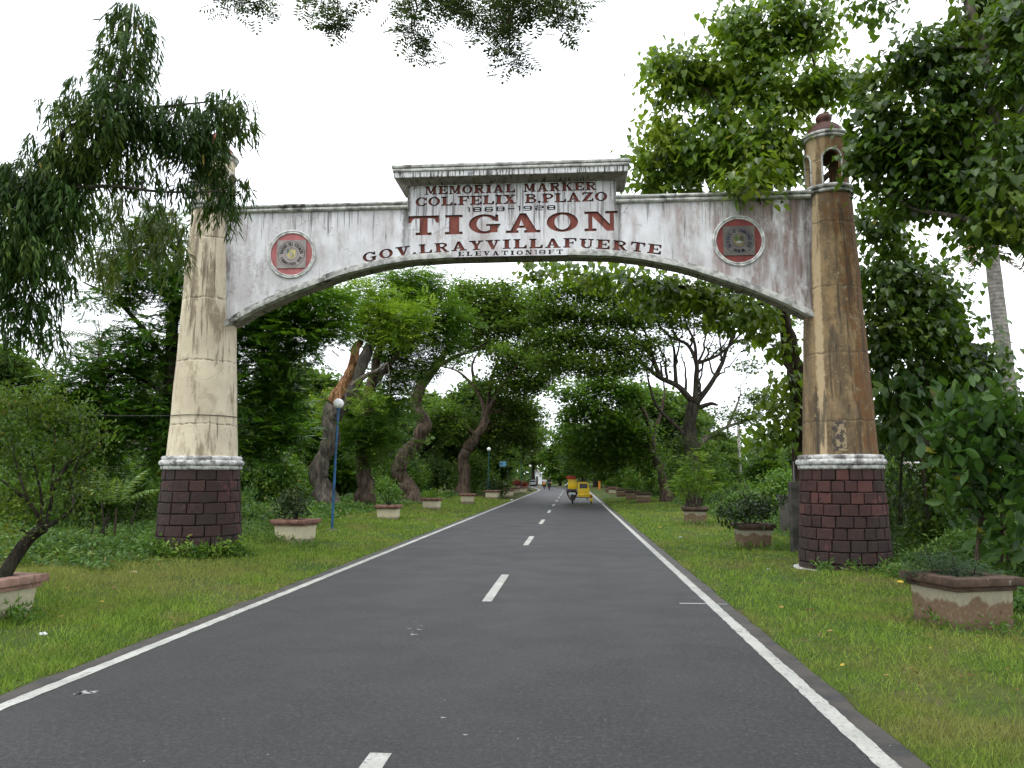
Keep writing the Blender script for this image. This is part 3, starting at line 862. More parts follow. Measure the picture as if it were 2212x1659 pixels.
def pillar(xc, z0, ncourse, per, seed):
    r_ = random.Random(seed)
    c0 = (xc, YP, 0)
    m = MB(); m.lathe([(.84, -.3), (.79, .0), (.70, 1.86), (.70, 2.1)], c0, 48, cap=True)
    ped = m.build("pedestal", M_MORT, GATE, smooth=True)
    rad = lambda z: .825 - (z / 1.86) * .095
    zt = 1.85; zb = z0 - .06; hc = (zt - zb) / ncourse
    for k in range(ncourse):
        a0 = zb + k * hc; j = (k % 2) * .5 + r_.uniform(-.1, .1); nn = per + r_.choice((0, 0, 1))
        cuts = [(i + j + r_.uniform(-.2, .2)) / nn * 2 * pi for i in range(nn)]
        for i in range(nn):
            t0 = cuts[i] + .008; t1 = (cuts[(i + 1) % nn] + (2 * pi if i == nn - 1 else 0)) - .008; zz0 = a0 + .003 + r_.uniform(0, .009); zz1 = a0 + hc - .003 - r_.uniform(0, .009)
            pr = r_.uniform(-.01, .012); m = MB(); vs = []; N_ = 5
            for (s, zz, ins, ei) in ((-.075, zz0, 0, 0), (-.012, zz0, 0, 0), (.0, zz0 + .014, .014, 1), (.0, zz1 - .014, .014, 1), (-.012, zz1, 0, 0), (-.075, zz1, 0, 0)):
                for g in range(N_):
                    t = t0 + (t1 - t0) * g / (N_ - 1); ss = s
                    if ei and g == 0: t += ins
                    if ei and g == N_ - 1: t -= ins
                    R_ = rad(zz) + pr + ss + r_.uniform(-.006, .006); vs.append((xc + R_ * cos(t), YP + R_ * sin(t), zz + r_.uniform(-.004, .004)))
            fs = [(a * N_ + g, a * N_ + g + 1, (a + 1) * N_ + g + 1, (a + 1) * N_ + g) for a in range(5) for g in range(N_ - 1)] + [tuple(a * N_ for a in range(6)), tuple(a * N_ + N_ - 1 for a in range(5, -1, -1))]
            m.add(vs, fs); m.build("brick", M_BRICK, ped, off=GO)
    m = MB(); pr = [(.675, 1.95)] + [(np.interp(z, [2.08, 4.7, 6.0, 7.15], [.672, .545, .495, .435]) + .004 * sin(z * 5 + seed), z) for z in np.linspace(2.08, 7.15, 22)]
    m.lathe(pr, c0, 64); shaft = m.build("pillar_shaft", M_PIL, GATE, smooth=True)
    for zz, rr, tr in ((1.885, .735, .048), (1.975, .765, .056), (2.065, .725, .046)):
        m = MB(); m.lathe([(rr + tr * cos(t) * .85 + .01 * sin(zz * 9), zz + tr * sin(t)) for t in np.linspace(-pi / 2, pi / 2, 9)] + [(rr - .1, zz + tr), (rr - .1, zz - tr), (rr, zz - tr)], c0, 64)
        m.build("base_ring", M_RING, GATE, smooth=True)
    m = MB(); pf = [(.38, 7.13)]
    for zz, rr, tr in ((7.165, .45, .035), (7.24, .475, .042)): pf += [(rr + tr * cos(t), zz + tr * sin(t)) for t in np.linspace(-pi / 2, pi / 2, 7)]
    m.lathe(pf + [(.33, 7.285), (.0, 7.287)], c0, 56); m.build("top_ring", M_MOULD, GATE, smooth=True)
    # lantern with four round-headed openings
    R0 = .39; z0_, z1_ = 7.283, 8.27; per_ = 2 * pi * R0; ops = []
    for kx in range(5):
        cx = kx * per_ / 4; w_ = .18; hh = 7.287 + .0; top = [(cx + w_ * cos(t), 7.80 + w_ * sin(t)) for t in np.linspace(0, pi, 13)]
        ops.append([(cx - w_, z0_ - .1), (cx + w_, z0_ - .1)] + top)
    ps = [RC(0, z0_, per_, z1_)] + ops
    ex = [(per_ * i / 64, z0_ + (z1_ - z0_) * j / 4) for i in range(65) for j in range(5)]
    v, f, of = cdt(ps, ex); tr = [tuple(t) for t, o_ in zip(f, of) if 0 in o_ and len(o_) == 1]
    m = MB()
    mp = lambda q, R: (xc + R * cos(q[0] / R0 - pi / 2), YP + R * sin(q[0] / R0 - pi / 2), q[1])
    m.add([mp(q, R0) for q in v], tr); m.add([mp(q, R0 - .075) for q in v], [t[::-1] for t in tr])
    for a, c_ in bound(tr):
        if abs(v[a][0] - v[c_][0]) < 1e-6 and (abs(v[a][0]) < 1e-4 or abs(v[a][0] - per_) < 1e-4): continue
        m.add([mp(v[a], R0), mp(v[c_], R0), mp(v[c_], R0 - .075), mp(v[a], R0 - .075)], [(3, 2, 1, 0)])
    lan = m.build("lantern", M_PIL, GATE)
    for kx in range(4):
        cx = kx * per_ / 4; w_ = .19; pth = [(cx - w_, z0_), (cx - w_, 7.55)] + [(cx - w_ * cos(t), 7.80 + w_ * sin(t)) for t in np.linspace(0, pi, 13)] + [(cx + w_, 7.55), (cx + w_, z0_)]
        m = MB(); m.tube([mp(q, R0 + .008) for q in pth], .019, 6); m.build("opening_trim", M_MOULD, lan, off=GO)
    m = MB(); pf = [(.30, 8.2)]
    for zz, rr, tr_ in ((8.285, .405, .03), (8.345, .425, .034)): pf += [(rr + tr_ * cos(t), zz + tr_ * sin(t)) for t in np.linspace(-pi / 2, pi / 2, 7)]
    m.lathe(pf + [(.3, 8.38), (0, 8.383)], c0, 48); m.build("lantern_cornice", M_MOULD, lan, smooth=True, off=GO)
    m = MB(); dome = [(.365 * cos(t), 8.375 + .30 * sin(t)) for t in np.linspace(0, 1.19, 10)] + [(.115, 8.665), (.125, 8.70), (.15, 8.735), (.155, 8.78), (.14, 8.82), (.125, 8.835), (.12, 8.845), (0, 8.846)]
    m.lathe(dome, c0, 40); m.build("dome", M_DOME, lan, smooth=True, off=GO, angle=55)


pillar(-7.42, .2, 8, 12, 3)
pillar(5.03, .0, 9, 18, 5)
m = MB(); m.lathe([(.96, -.1), (.96, .0), (.93, .035), (.8, .04)], (5.05, YP, 0), 40); m.build("footing", M_MOULD, GATE, smooth=True)


# ------------------------------------------------------------------ vegetation
M_BARK_GREY = bark_mat("grey_bark", (.05, .042, .035), (.17, .145, .12), 6, .25)
M_BARK_DARK = bark_mat("dark_bark", (.022, .018, .014), (.075, .06, .048), 8, .35)
M_BARK_PALE = bark_mat("pale_bark", (.10, .085, .065), (.27, .235, .19), 7, .1)
M_BARK_BROWN = bark_mat("brown_bark", (.045, .032, .024), (.145, .105, .078), 5, .12)
M_SPLIT = bark_mat("split_wood", (.13, .06, .03), (.50, .27, .13), 9)
M_MAST = leaf_mat("mast_tree_leaf", (.012, .032, .008), (.055, .115, .020), (.42, .30, .05), .5, .30, .015, .14)
M_NEEM = leaf_mat("dark_pinnate_leaf", (.018, .052, .008), (.075, .180, .020), (.35, .2, .03), .36, .30, .004)
M_HEART = leaf_mat("heart_leaf", (.024, .064, .009), (.160, .260, .028), (.30, .25, .04), .30, .46, .008, .5)
M_HEART_SHADE = leaf_mat("dark_heart_leaf", (.018, .048, .008), (.095, .175, .020), (.30, .25, .04), .34, .38, .006, .45)  # darker copy of the heart leaf: shade on the right put into its colour
M_RAIN = leaf_mat("raintree_leaf", (.030, .066, .014), (.105, .190, .034), (.18, .20, .03), .6, .42, .05)
M_LIME = leaf_mat("light_feathery_leaf", (.09, .18, .02), (.20, .33, .035), (.22, .28, .05), .55, .35, .12)
M_MID = leaf_mat("mid_green_leaf", (.030, .080, .012), (.105, .215, .028), (.20, .16, .04), .5, .4, .02)
M_FAR = leaf_mat("distant_leaf", (.040, .085, .026), (.115, .205, .050), (.20, .19, .05), .7, .38, .03)
M_BUSH = leaf_mat("bush_leaf", (.032, .085, .012), (.120, .235, .032), (.25, .2, .03), .45, .3, .02)
M_BRIGHT = leaf_mat("bright_bush_leaf", (.06, .13, .012), (.15, .27, .02), (.28, .34, .03), .45, .35, .1)
M_DARKBUSH = leaf_mat("dark_bush_leaf", (.010, .026, .007), (.034, .068, .016), (.1, .08, .03), .4, .22, .02)
M_WEED = leaf_mat("weed_leaf", (.036, .090, .018), (.105, .205, .045), (.2, .18, .05), .55, .3, .03)
M_BIG = leaf_mat("broad_leaf", (.020, .055, .010), (.062, .135, .024), (.32, .30, .04), .42, .30, .03)
M_PALM = leaf_mat("palm_leaf", (.035, .065, .022), (.10, .15, .05), (.25, .22, .08), .4, .3, .05)


def blobs_px(L):
    """crown masses given as px, py, distance, half width px, half height px [, half depth m, density]"""
    out = []
    for q in L:
        px, py, Y, rx, rz = q[:5]; dy = q[5] if len(q) > 5 else px_m((rx + rz) / 2, Y) * .85; den = q[6] if len(q) > 6 else 1.0
        out.append((at(px, py, Y), np.array([px_m(rx, Y), dy, px_m(rz, Y)]), den))
    return out


def fill(lv, blobs, per_m2, m, mode, size, wid, sig=.2, power=.5, zmin=.15):
    up = np.array([0, 0, 1.0]); Call = []
    for c, r, den in blobs:
        n = max(3, int(per_m2 * den * pi * r[0] * r[2] * (1 + .35 * min(r[1] / max(r[0], .1), 2))))
        q = ball(n, power); C = c + q * r; O = norm(q); C[:, 2] = np.maximum(C[:, 2], zmin); Call.append(C)
        k = n * m; Cr = np.repeat(C, m, 0); Or = np.repeat(O, m, 0); rnd = norm(rng.normal(size=(k, 3)))
        ctint = np.repeat(rng.random(n), m); tint = np.clip(.45 * ctint + .62 * rng.random(k) - .03, 0, 1)
        sc_ = rng.uniform(.55, 1.2, k); L = size * sc_; W = wid * sc_ * rng.uniform(.85, 1.15, k)
        if mode == 'hang':
            t = np.tile(np.linspace(.05, 1, m), n); Oh = Or * [1, 1, .0]; Oh = norm(Oh + np.repeat(norm(rng.normal(size=(n, 3)) * [1, 1, 0]), m, 0) * .8)
            tl = np.repeat(rng.uniform(.35, .8, n), m) * sig / .2 * 1.0
            P = Cr + Oh * (t * (1.3 - t) * tl * .7)[:, None] + up * ((.12 * t - .75 * t * t) * tl)[:, None] + rnd * .025
            A = -up * rng.uniform(.55, 1.5, k)[:, None] + Oh * .4 + rnd * [.8, .8, .4]; N = norm(Or * .4 + rnd * [1, 1, .3])
        elif mode == 'heart':
            off = rng.normal(0, sig, (k, 3)) * [1, 1, .75]; P = Cr + off
            A = -up * rng.uniform(.35, 1.1, k)[:, None] + Or * [.5, .5, 0] + rnd * [.65, .65, .35]; N = up * .55 + Or * .55 + rnd * .45
        elif mode == 'sprig':
            P = Cr + rng.normal(0, sig, (k, 3)) * [1, 1, .6]; A = rnd * [1, 1, .35] + Or * [.6, .6, .2] - up * .22; N = up + rnd * .4
        elif mode == 'flat':
            P = Cr + rng.normal(0, sig, (k, 3)) * [1, 1, .42]; A = rnd * [1, 1, .5] + Or * .3; N = up + rnd * .8
        elif mode == 'rand':
            P = Cr + rng.normal(0, sig, (k, 3)); A = rnd + Or * .5; N = up * .6 + norm(rng.normal(size=(k, 3)))
        elif mode == 'up':
            P = Cr + rng.normal(0, sig, (k, 3)); A = rnd * .7 + Or * .5 + up * .5; N = up * .7 + norm(rng.normal(size=(k, 3))) * .7
        P[:, 2] = np.maximum(P[:, 2], zmin * .5)
        lv.add(P, A, N, L, W, tint)
    return np.concatenate(Call)


class Tree:
    def __init__(self, name, label, base, bark, cat="tree", group=None):
        self.base = np.array(base, float); self.bark = bark; self.nodes = []
        self.root = thing(name, label, cat, tuple(base), 0, group); self.root["world_built"] = tuple(self.base); self.tw = MB()

    def limb(self, pts, r0, r1, n=9, name="branch", wob=0.0, lump=.07, mat=None, px=True, seg=5):
        P = [at(*q) if px else np.array(q, float) for q in pts]
        m = MB(); p = limb(m, P, r0, r1, n, seg, wob, lump); m.build(name, mat or self.bark, self.root, smooth=True, angle=60)
        t = np.linspace(0, 1, len(p)); self.nodes += [(q, r0 + (r1 - r0) * s) for q, s in zip(p, t)]
        return p

    def twigs(self, blobs, r=.05, every=1, sub=4, sag=.06, thin=.35):
        nodes = np.array([q for q, _ in self.nodes]); rr = np.array([a for _, a in self.nodes])
        for c, rad, den in blobs[::every]:
            low = nodes[:, 2] < c[2] + .3; d = np.linalg.norm(nodes - c, axis=1) + np.where(low, 0, 3)
            i = int(np.argmin(d)); r0 = min(rr[i] * .8, r * (1 + .15 * np.linalg.norm(rad)))
            p = wander(nodes[i], c, 6, .10, sag); self.tw.tube(catmull(p, 3), np.linspace(r0, r0 * .35, len(p) * 3 - 2), 6)
            for k in range(sub):
                e = c + norm(rng.normal(size=(1, 3)))[0] * rad * .85; s = p[rng.integers(2, 6)]
                self.tw.tube(catmull(wander(s, e, 4, .12, .04), 3), np.linspace(r0 * thin, r0 * .08, 10), 4)

    def finish_twigs(self):
        if self.tw.v: self.tw.build("twigs", self.bark, self.root, kind='stuff')

    def crown(self, tmpl, mat, blobs, per_m2, m, mode, size, wid, sig=.2, power=.5, name="crown", singles=0):
        lv = Leaves(tmpl); fill(lv, blobs, per_m2, m, mode, size, wid, sig, power)
        if singles:
            P, A, N, L, W, t = lv.arrays(); d = np.linalg.norm(P - EYE, axis=1); px, ok = project(P)
            order = np.argsort(np.where(ok, d, 1e9)); cand = order[:singles * 6]; idx = rng.choice(cand, singles, replace=False)
            lv.build_single("leaf", mat, self.root, self.base, idx, leaf_meshes(tmpl, mat))
            keep = np.ones(len(P), bool); keep[idx] = False
            return lv.build(name, mat, self.root, self.base, sel=keep)
        return lv.build(name, mat, self.root, self.base)


def project(P):
    d = P - EYE; z = d @ _F; x = 1106 + CAM_F * (d @ _R) / z; y = 829.5 - CAM_F * (d @ _U) / z
    return np.stack([x, y], 1), (z > .5) & (x > 0) & (x < 2212) & (y > 0) & (y < 1659)


def gpx(px, Y, z=0.0):
    p = at(px, 1000, Y); return np.array([p[0], Y, z])


# mast tree, upper left
b0 = at(-230, 1250, 9.5)
T = Tree("mast_tree", "tall drooping mast tree with long hanging leaves arching over the left pillar", (b0[0], b0[1], .1), M_BARK_GREY)
T.limb([(-230, 1250, 9.5), (-160, 900, 9.6), (-70, 650, 10), (40, 520, 10.6), (150, 410, 11), (220, 290, 11.2), (262, 150, 11.3), (285, 10, 11.4)], .17, .02, name="trunk")
T.limb([(-160, 560, 9.6), (0, 418, 10.2), (110, 410, 10.6), (240, 402, 11), (350, 414, 11.3), (470, 412, 12), (520, 385, 12.4)], .05, .008)
T.limb([(60, 500, 10.7), (130, 300, 10.8), (190, 262, 11), (240, 240, 11.1), (330, 232, 11.4), (430, 222, 11.8), (500, 215, 12)], .05, .008)
T.limb([(-60, 640, 10), (30, 600, 10.3), (90, 590, 10.6), (110, 700, 10.7)], .03, .006)
B = blobs_px([(290, 50, 11.3, 42, 55, .45), (268, 125, 11.2, 62, 55, .6), (250, 200, 11, 82, 55, .7), (228, 265, 11, 92, 60, .8), (195, 330, 11, 80, 60, .8), (125, 335, 10.8, 60, 45, .7), (75, 385, 10.6, 75, 60, .7), (15, 400, 10.4, 60, 60, .6), (60, 470, 10.4, 80, 60, .7), (140, 440, 10.8, 80, 55, .7),
              (10, 545, 10.2, 45, 70, .5), (85, 545, 10.4, 65, 70, .6), (62, 640, 10.5, 48, 55, .5), (25, 690, 10.4, 22, 40, .3, .8), (62, 720, 10.5, 16, 35, .2, .8), (118, 725, 10.6, 14, 32, .2, .8), (325, 265, 11.4, 60, 42, .5), (398, 285, 11.6, 48, 55, .5), (440, 300, 11.8, 38, 66, .4), (425, 222, 11.8, 55, 28, .3), (490, 215, 12.1, 30, 24, .25),
              (524, 245, 12.1, 20, 52, .25), (478, 270, 12.1, 24, 46, .3), (388, 398, 11.6, 18, 32, .2), (526, 395, 12.3, 18, 32, .2, .8), (470, 440, 12.1, 26, 34, .3, .9), (455, 370, 12.1, 28, 45, .3, .9), (315, 360, 11.3, 22, 40, .3, .6), (115, 225, 10.8, 18, 20, .2)])
T.twigs(B, .022, 1, 3)
T.finish_twigs()
T.crown(LANCE, M_MAST, B, 96, 20, 'hang', .19, .028, .2, .6, singles=220)
B = blobs_px([(215, 460, 12.4, 75, 45, .5), (300, 445, 12.4, 60, 40, .5), (345, 480, 12.5, 55, 45, .5), (285, 530, 12.5, 75, 45, .5), (130, 520, 12.4, 50, 40, .4), (375, 530, 12.6, 30, 50, .4), (190, 560, 12.3, 60, 55, .5)])
M_MAST2 = leaf_mat("young_mast_leaf", (.030, .065, .012), (.10, .16, .03), (.45, .33, .06), .35, .36, .03)
T.crown(LANCE, M_MAST2, B, 40, 17, 'hang', .19, .030, .2, .6, name="young_foliage")

# pinnate-leaved tree behind the left pillar
b0 = gpx(372, 21.5, .2)
T = Tree("pinnate_tree", "dense dark green tree with feathery compound leaves standing behind the left pillar", b0, M_BARK_DARK)
T.limb([(372, 1130, 21.5), (368, 900, 21.5), (372, 700, 21.5), (382, 580, 21.5), (392, 500, 21.7)], .24, .07, name="trunk")
T.limb([(370, 800, 21.5), (300, 700, 21), (240, 640, 20.6), (180, 610, 20.3)], .10, .02)
T.limb([(372, 860, 21.5), (260, 800, 21), (210, 860, 20.6), (170, 900, 20.3)], .07, .015)
T.limb([(372, 740, 21.5), (480, 660, 22), (580, 620, 22), (690, 600, 22)], .12, .02)
T.limb([(370, 900, 21.5), (480, 840, 21.8), (560, 800, 22), (640, 790, 22)], .09, .02)
T.limb([(380, 600, 21.5), (340, 520, 21.2), (290, 470, 21)], .08, .015)
B = blobs_px([(300, 600, 21, 95, 42, 1), (230, 650, 20.6, 80, 28, .9, .7), (250, 800, 20.8, 105, 55, 1.1), (170, 850, 20.4, 75, 60, 1), (120, 900, 20, 70, 55, .9), (310, 740, 21, 75, 60, 1, .8), (330, 880, 21, 85, 65, 1.1), (230, 940, 20.5, 85, 60, 1), (400, 640, 21.5, 60, 70, 1), (360, 980, 21, 40, 50, .8),
              (340, 500, 21.2, 60, 45, .8), (270, 545, 21, 60, 30, .8, .7), (470, 760, 22, 60, 90, 1), (560, 720, 22, 60, 50, 1.1), (560, 850, 22, 70, 65, 1.2), (600, 780, 22, 60, 50, 1, .7), (600, 930, 22, 60, 50, 1), (575, 770, 22.6, 60, 36, .9, .8), (640, 770, 22.6, 50, 36, .9, .6), (620, 850, 22.6, 50, 50, .9, .7), (545, 970, 21.8, 45, 50, .9), (540, 650, 21.7, 40, 40, .8, .7)])
T.twigs(B, .035, 1, 5); T.finish_twigs()
T.crown(SPRIG, M_NEEM, B, 25, 9, 'sprig', .34, .38, .26, .55)
B = blobs_px([(625, 650, 21.6, 70, 42, .9), (700, 640, 21.6, 55, 32, .7), (655, 710, 21.8, 70, 45, .9), (715, 700, 21.8, 40, 50, .7, .8), (585, 690, 21.8, 60, 40, .8)])
M_NEEM2 = leaf_mat("sunlit_pinnate_leaf", (.030, .085, .010), (.09, .20, .018), (.2, .28, .03), .36, .36, .02)  # brighter green leaves than the main crown
T.crown(SPRIG, M_NEEM2, B, 20, 9, 'sprig', .40, .42, .24, .55, name="bright_foliage")

# heart-leaved trees on the right
b0 = gpx(1738, 19, .05)
T = Tree("heart_leaved_tree", "large heart-leaved tree rising behind the right pillar and spreading over the arch wall", b0, M_BARK_BROWN)
T.limb([(1738, 1110, 19), (1733, 930, 19), (1722, 830, 19), (1706, 745, 18.9), (1688, 660, 18.7), (1670, 560, 18.3), (1640, 450, 17.6), (1600, 300, 17)], .27, .08, name="trunk", lump=.1)
T.limb([(1670, 560, 18.3), (1740, 430, 17.5), (1850, 330, 17), (1960, 290, 16.5)], .10, .03)
T.limb([(1640, 450, 17.6), (1700, 300, 17), (1760, 180, 16.5), (1740, 60, 16.3)], .09, .02)
T.limb([(1610, 330, 17), (1560, 230, 16.6), (1500, 180, 16.4), (1420, 150, 16.3)], .07, .015)
T.limb([(1640, 450, 17.6), (1560, 390, 17), (1470, 350, 16.8), (1400, 370, 16.8)], .07, .015)
T.limb([(1688, 660, 18.7), (1600, 630, 18.2), (1480, 620, 18), (1350, 600, 18), (1200, 590, 18)], .08, .01)
B = blobs_px([(1425, 135, 16.4, 38, 28, .5), (1480, 150, 16.5, 55, 45, .7), (1450, 195, 16.5, 50, 28, .6), (1545, 170, 16.6, 55, 55, .8), (1590, 70, 16.6, 50, 60, .8), (1655, 90, 16.5, 50, 60, .8), (1700, 30, 16.4, 50, 55, .8), (1760, 60, 16.4, 45, 60, .7), (1620, 170, 16.6, 50, 50, .8),
              (1680, 200, 16.2, 65, 55, .9), (1760, 190, 16.2, 60, 45, .8), (1830, 180, 16.2, 50, 35, .7), (1560, 260, 16.6, 55, 45, .8), (1440, 280, 16.6, 45, 40, .6), (1480, 330, 16.5, 60, 45, .8), (1400, 340, 16.5, 42, 38, .6), (1400, 390, 16.6, 50, 22, .5), (1470, 395, 16.6, 55, 24, .5), (1540, 350, 16.4, 55, 50, .8),
              (1610, 320, 15.9, 62, 60, .8), (1670, 290, 15.8, 50, 60, .7), (1640, 375, 15.0, 50, 36, .4), (1590, 395, 14.9, 28, 28, .25), (1636, 412, 14.6, 18, 20, .15, .8), (1700, 350, 16.4, 30, 50, .5)])
T.twigs(B, .03, 1, 4)
T.crown(HEART, M_HEART, B, 38, 12, 'heart', .175, .15, .21, .55, singles=280)
B = blobs_px([(1150, 590, 18, 35, 25, .4, .8), (1200, 585, 18, 35, 22, .4, .8), (1290, 600, 18, 55, 28, .6), (1370, 610, 18, 55, 32, .6), (1440, 625, 18, 55, 40, .7), (1510, 640, 18, 60, 45, .8), (1580, 670, 18, 65, 50, .8), (1640, 690, 18.3, 50, 45, .7), (1400, 660, 18, 40, 22, .4, .7), (1690, 760, 18.6, 30, 30, .4, .7),
              (1690, 840, 18.8, 35, 40, .5, .7), (1660, 880, 18.6, 35, 35, .5, .7), (1700, 920, 18.8, 30, 50, .5, .7), (1640, 940, 18.6, 35, 30, .5, .7)])
T.twigs(B, .03, 1, 3); T.finish_twigs()
T.crown(HEART, M_HEART, B, 22, 12, 'heart', .19, .165, .21, .55, name="lower_foliage")

b0 = gpx(2380, 12.3, .05)
T = Tree("heart_leaved_tree", "heart-leaved tree with slim pale twin stems at the right edge above the broad-leaved shrub", b0, M_BARK_PALE)
T.limb([(2380, 1250, 12.3), (2340, 900, 12.4), (2270, 640, 12.5), (2195, 490, 12.5), (2156, 390, 12.6), (2147, 257, 12.7), (2136, 157, 12.8), (2116, 80, 12.9), (2080, -30, 13), (2060, -120, 13)], .13, .06, name="trunk")
T.limb([(2290, 690, 12.4), (2225, 480, 12.5), (2203, 300, 12.5), (2206, 114, 12.6), (2210, -60, 12.6)], .10, .06)
T.limb([(2152, 400, 12.6), (2139, 363, 12.6), (2101, 297, 12.8), (2041, 266, 13), (1960, 255, 13.3)], .06, .02)
T.limb([(2185, 490, 12.6), (2050, 465, 13), (1960, 445, 13.4), (1880, 380, 13.8)], .06, .02)
T.limb([(2120, 100, 12.9), (2010, 110, 13), (1930, 150, 13.2)], .04, .01)
B = blobs_px([(1905, 245, 13.6, 60, 30, .5), (1930, 300, 13.6, 75, 50, .7), (1880, 340, 13.7, 50, 45, .6), (1980, 360, 13.4, 70, 45, .7), (2010, 280, 13.2, 65, 60, .7), (1940, 140, 13.3, 55, 28, .5), (2010, 120, 13.1, 55, 45, .6), (2050, 190, 13.1, 60, 45, .7), (2080, 90, 13.3, 50, 50, .6), (2120, 20, 13.3, 60, 45, .6),
              (2190, 60, 12.2, 50, 70, .6), (2190, 180, 12.2, 45, 60, .6), (2100, 250, 13.4, 50, 70, .6), (2190, 300, 12.1, 40, 50, .5), (2080, 350, 13.3, 60, 50, .7), (2030, 410, 13.3, 70, 40, .7), (1970, 440, 13.5, 45, 25, .5, .8), (1900, 410, 13.8, 35, 20, .4, .7), (2110, 430, 13, 60, 50, .6), (2180, 400, 12, 50, 50, .5), (2185, 480, 12, 45, 45, .5), (2130, 500, 12.6, 40, 35, .4, .8), (1900, 20, 14, 25, 22, .3, .8), (1866, 10, 14, 22, 20, .3, .6), (1870, 190, 14, 50, 30, .4, .7)])
T.twigs(B, .022, 1, 4); T.finish_twigs()
T.crown(HEART, M_HEART_SHADE, B, 52, 12, 'heart', .165, .14, .19, .55, singles=280)

b0 = gpx(2027, 17.5, .05)
T = Tree("heart_leaved_tree", "smaller bent heart-leaved tree behind the right pillar, between it and the coconut palm", b0, M_BARK_GREY)
T.limb([(2027, 1118, 17.5), (2011, 1049, 17.5), (2000, 1000, 17.5), (2006, 900, 17.5), (1995, 780, 17.5), (1980, 660, 17.5)], .14, .04, name="trunk")
T.limb([(2011, 1049, 17.5), (2040, 980, 17.6), (2060, 900, 17.7)], .07, .02)
T.limb([(2000, 960, 17.5), (1940, 880, 17.3), (1900, 820, 17.2)], .06, .02)
B = blobs_px([(1900, 480, 17.5, 45, 45, .6), (1930, 530, 17.5, 45, 30, .5), (1920, 600, 17.5, 65, 50, .8), (1990, 610, 17.5, 60, 45, .8), (2040, 650, 17.6, 45, 45, .7), (1900, 690, 17.4, 55, 55, .8), (1970, 710, 17.5, 65, 60, .9), (2050, 730, 17.6, 60, 50, .8), (2110, 780, 17.8, 50, 45, .7), (1910, 780, 17.4, 50, 50, .7, .9), (1990, 810, 17.5, 60, 50, .8, .8), (2070, 820, 17.6, 55, 40, .7, .8), (1930, 870, 17.3, 45, 45, .6, .8), (2010, 890, 17.5, 50, 40, .6, .7), (2120, 850, 17.6, 50, 40, .6, .8), (2070, 900, 17.6, 50, 40, .6, .7)])
T.twigs(B, .03, 1, 4); T.finish_twigs()
T.crown(HEART, M_HEART_SHADE, B, 34, 12, 'heart', .175, .155, .23, .55, singles=160)

# overhanging limb at the top: tree beside the road, right of the viewer
T = Tree("overhanging_tree", "feathery-leaved tree whose limb tips hang into the top middle of the view", (6.2, 2.2, .03), M_BARK_BROWN)
lp = T.limb([(6.2, 2.2, 0), (6.0, 2.6, 3), (5.4, 3.6, 5.5), (3.8, 5.2, 7.6), (1.8, 7.0, 8.3), (-.6, 8.4, 8.35), (-3.0, 9.2, 8.2)], .26, .02, name="trunk", px=False)
B = blobs_px([(520, 5, 9.6, 50, 20, .35, .9), (575, 0, 9.5, 30, 12, .3, .9), (700, 8, 9.4, 45, 18, .35), (730, 45, 9.4, 28, 28, .25, .8), (810, -6, 9.3, 40, 12, .3, .7), (870, 8, 9.2, 30, 16, .3, .8), (930, 5, 9.0, 55, 24, .35), (890, 60, 9.1, 28, 28, .25, .9), (905, 100, 9.1, 26, 24, .2, .7), (1000, 5, 8.8, 55, 28, .35), (1060, 30, 8.7, 45, 30, .35), (1110, 20, 8.6, 45, 34, .35), (1085, 85, 8.6, 26, 24, .25, .9), (1100, 120, 8.6, 34, 22, .25, .9), (1175, 5, 8.5, 35, 18, .3, .8), (1215, 35, 8.5, 36, 38, .3, .8), (1240, 0, 8.4, 25, 14, .3, .8)])
T.twigs(B, .02, 1, 5, sag=-.02); T.finish_twigs()
M_OVER = leaf_mat("overhanging_leaflet", (.024, .045, .022), (.065, .10, .045), None, .5, .35)
T.crown(SPRIG4, M_OVER, B, 85, 7, 'sprig', .17, .24, .09, .6)
B = [(np.array(c, float), np.array(q, float), 1) for c, q in (((5.5, 1.0, 8.6), (2.6, 2.4, 1.0)), ((3.0, -1.5, 8.9), (2.6, 2.4, .9)), ((.2, -2.0, 9.0), (2.4, 2.4, .9)), ((-2.5, -3.0, 9.0), (2.4, 2.4, .9)), ((6.5, -3.0, 8.2), (2.6, 2.4, 1.2)), ((2.5, -5.5, 8.6), (3, 2.4, 1.2)), ((8.2, 3.0, 8.0), (2, 2.4, 1.0)), ((5.8, 5.2, 9.4), (1.6, 1.6, .7)))]  # crown added out of view above the viewer to shade the near road
T.tw = MB(); T.twigs(B, .05, 1, 5); T.finish_twigs()
T.crown(DIAM, M_OVER, B, 22, 22, 'flat', .15, .10, .3, .6, name="upper_foliage")

# roadside trees of the avenue, left
b0 = gpx(705, 33, .25)
T = Tree("storm_broken_tree", "storm-broken tree with thick grey trunk, orange split wood and lime green regrowth", b0, M_BARK_GREY)
T.limb([(708, 1118, 33), (697, 1060, 33), (690, 1010, 33), (712, 960, 33), (716, 900, 33), (722, 868, 33)], .46, .28, 18, name="trunk", lump=.2)
T.limb([(716, 905, 33), (745, 870, 33), (768, 830, 33), (782, 790, 33), (800, 745, 33), (812, 728, 33)], .30, .20, 10)
T.limb([(806, 740, 33), (840, 715, 32.8), (870, 690, 32.6), (890, 660, 32.5)], .12, .03)
T.limb([(722, 870, 33), (745, 830, 33), (760, 790, 33), (772, 750, 33), (780, 735, 33)], .30, .12, 9, name="split_limb", mat=M_SPLIT, lump=.3)
T.limb([(750, 840, 33), (790, 812, 32.6), (815, 800, 32.4), (838, 783, 32.3)], .15, .04, name="dead_branch", mat=M_BARK_PALE)
T.limb([(838, 786, 32.3), (842, 820, 32.3), (840, 860, 32.3)], .03, .012, name="dead_branch", mat=M_BARK_PALE)
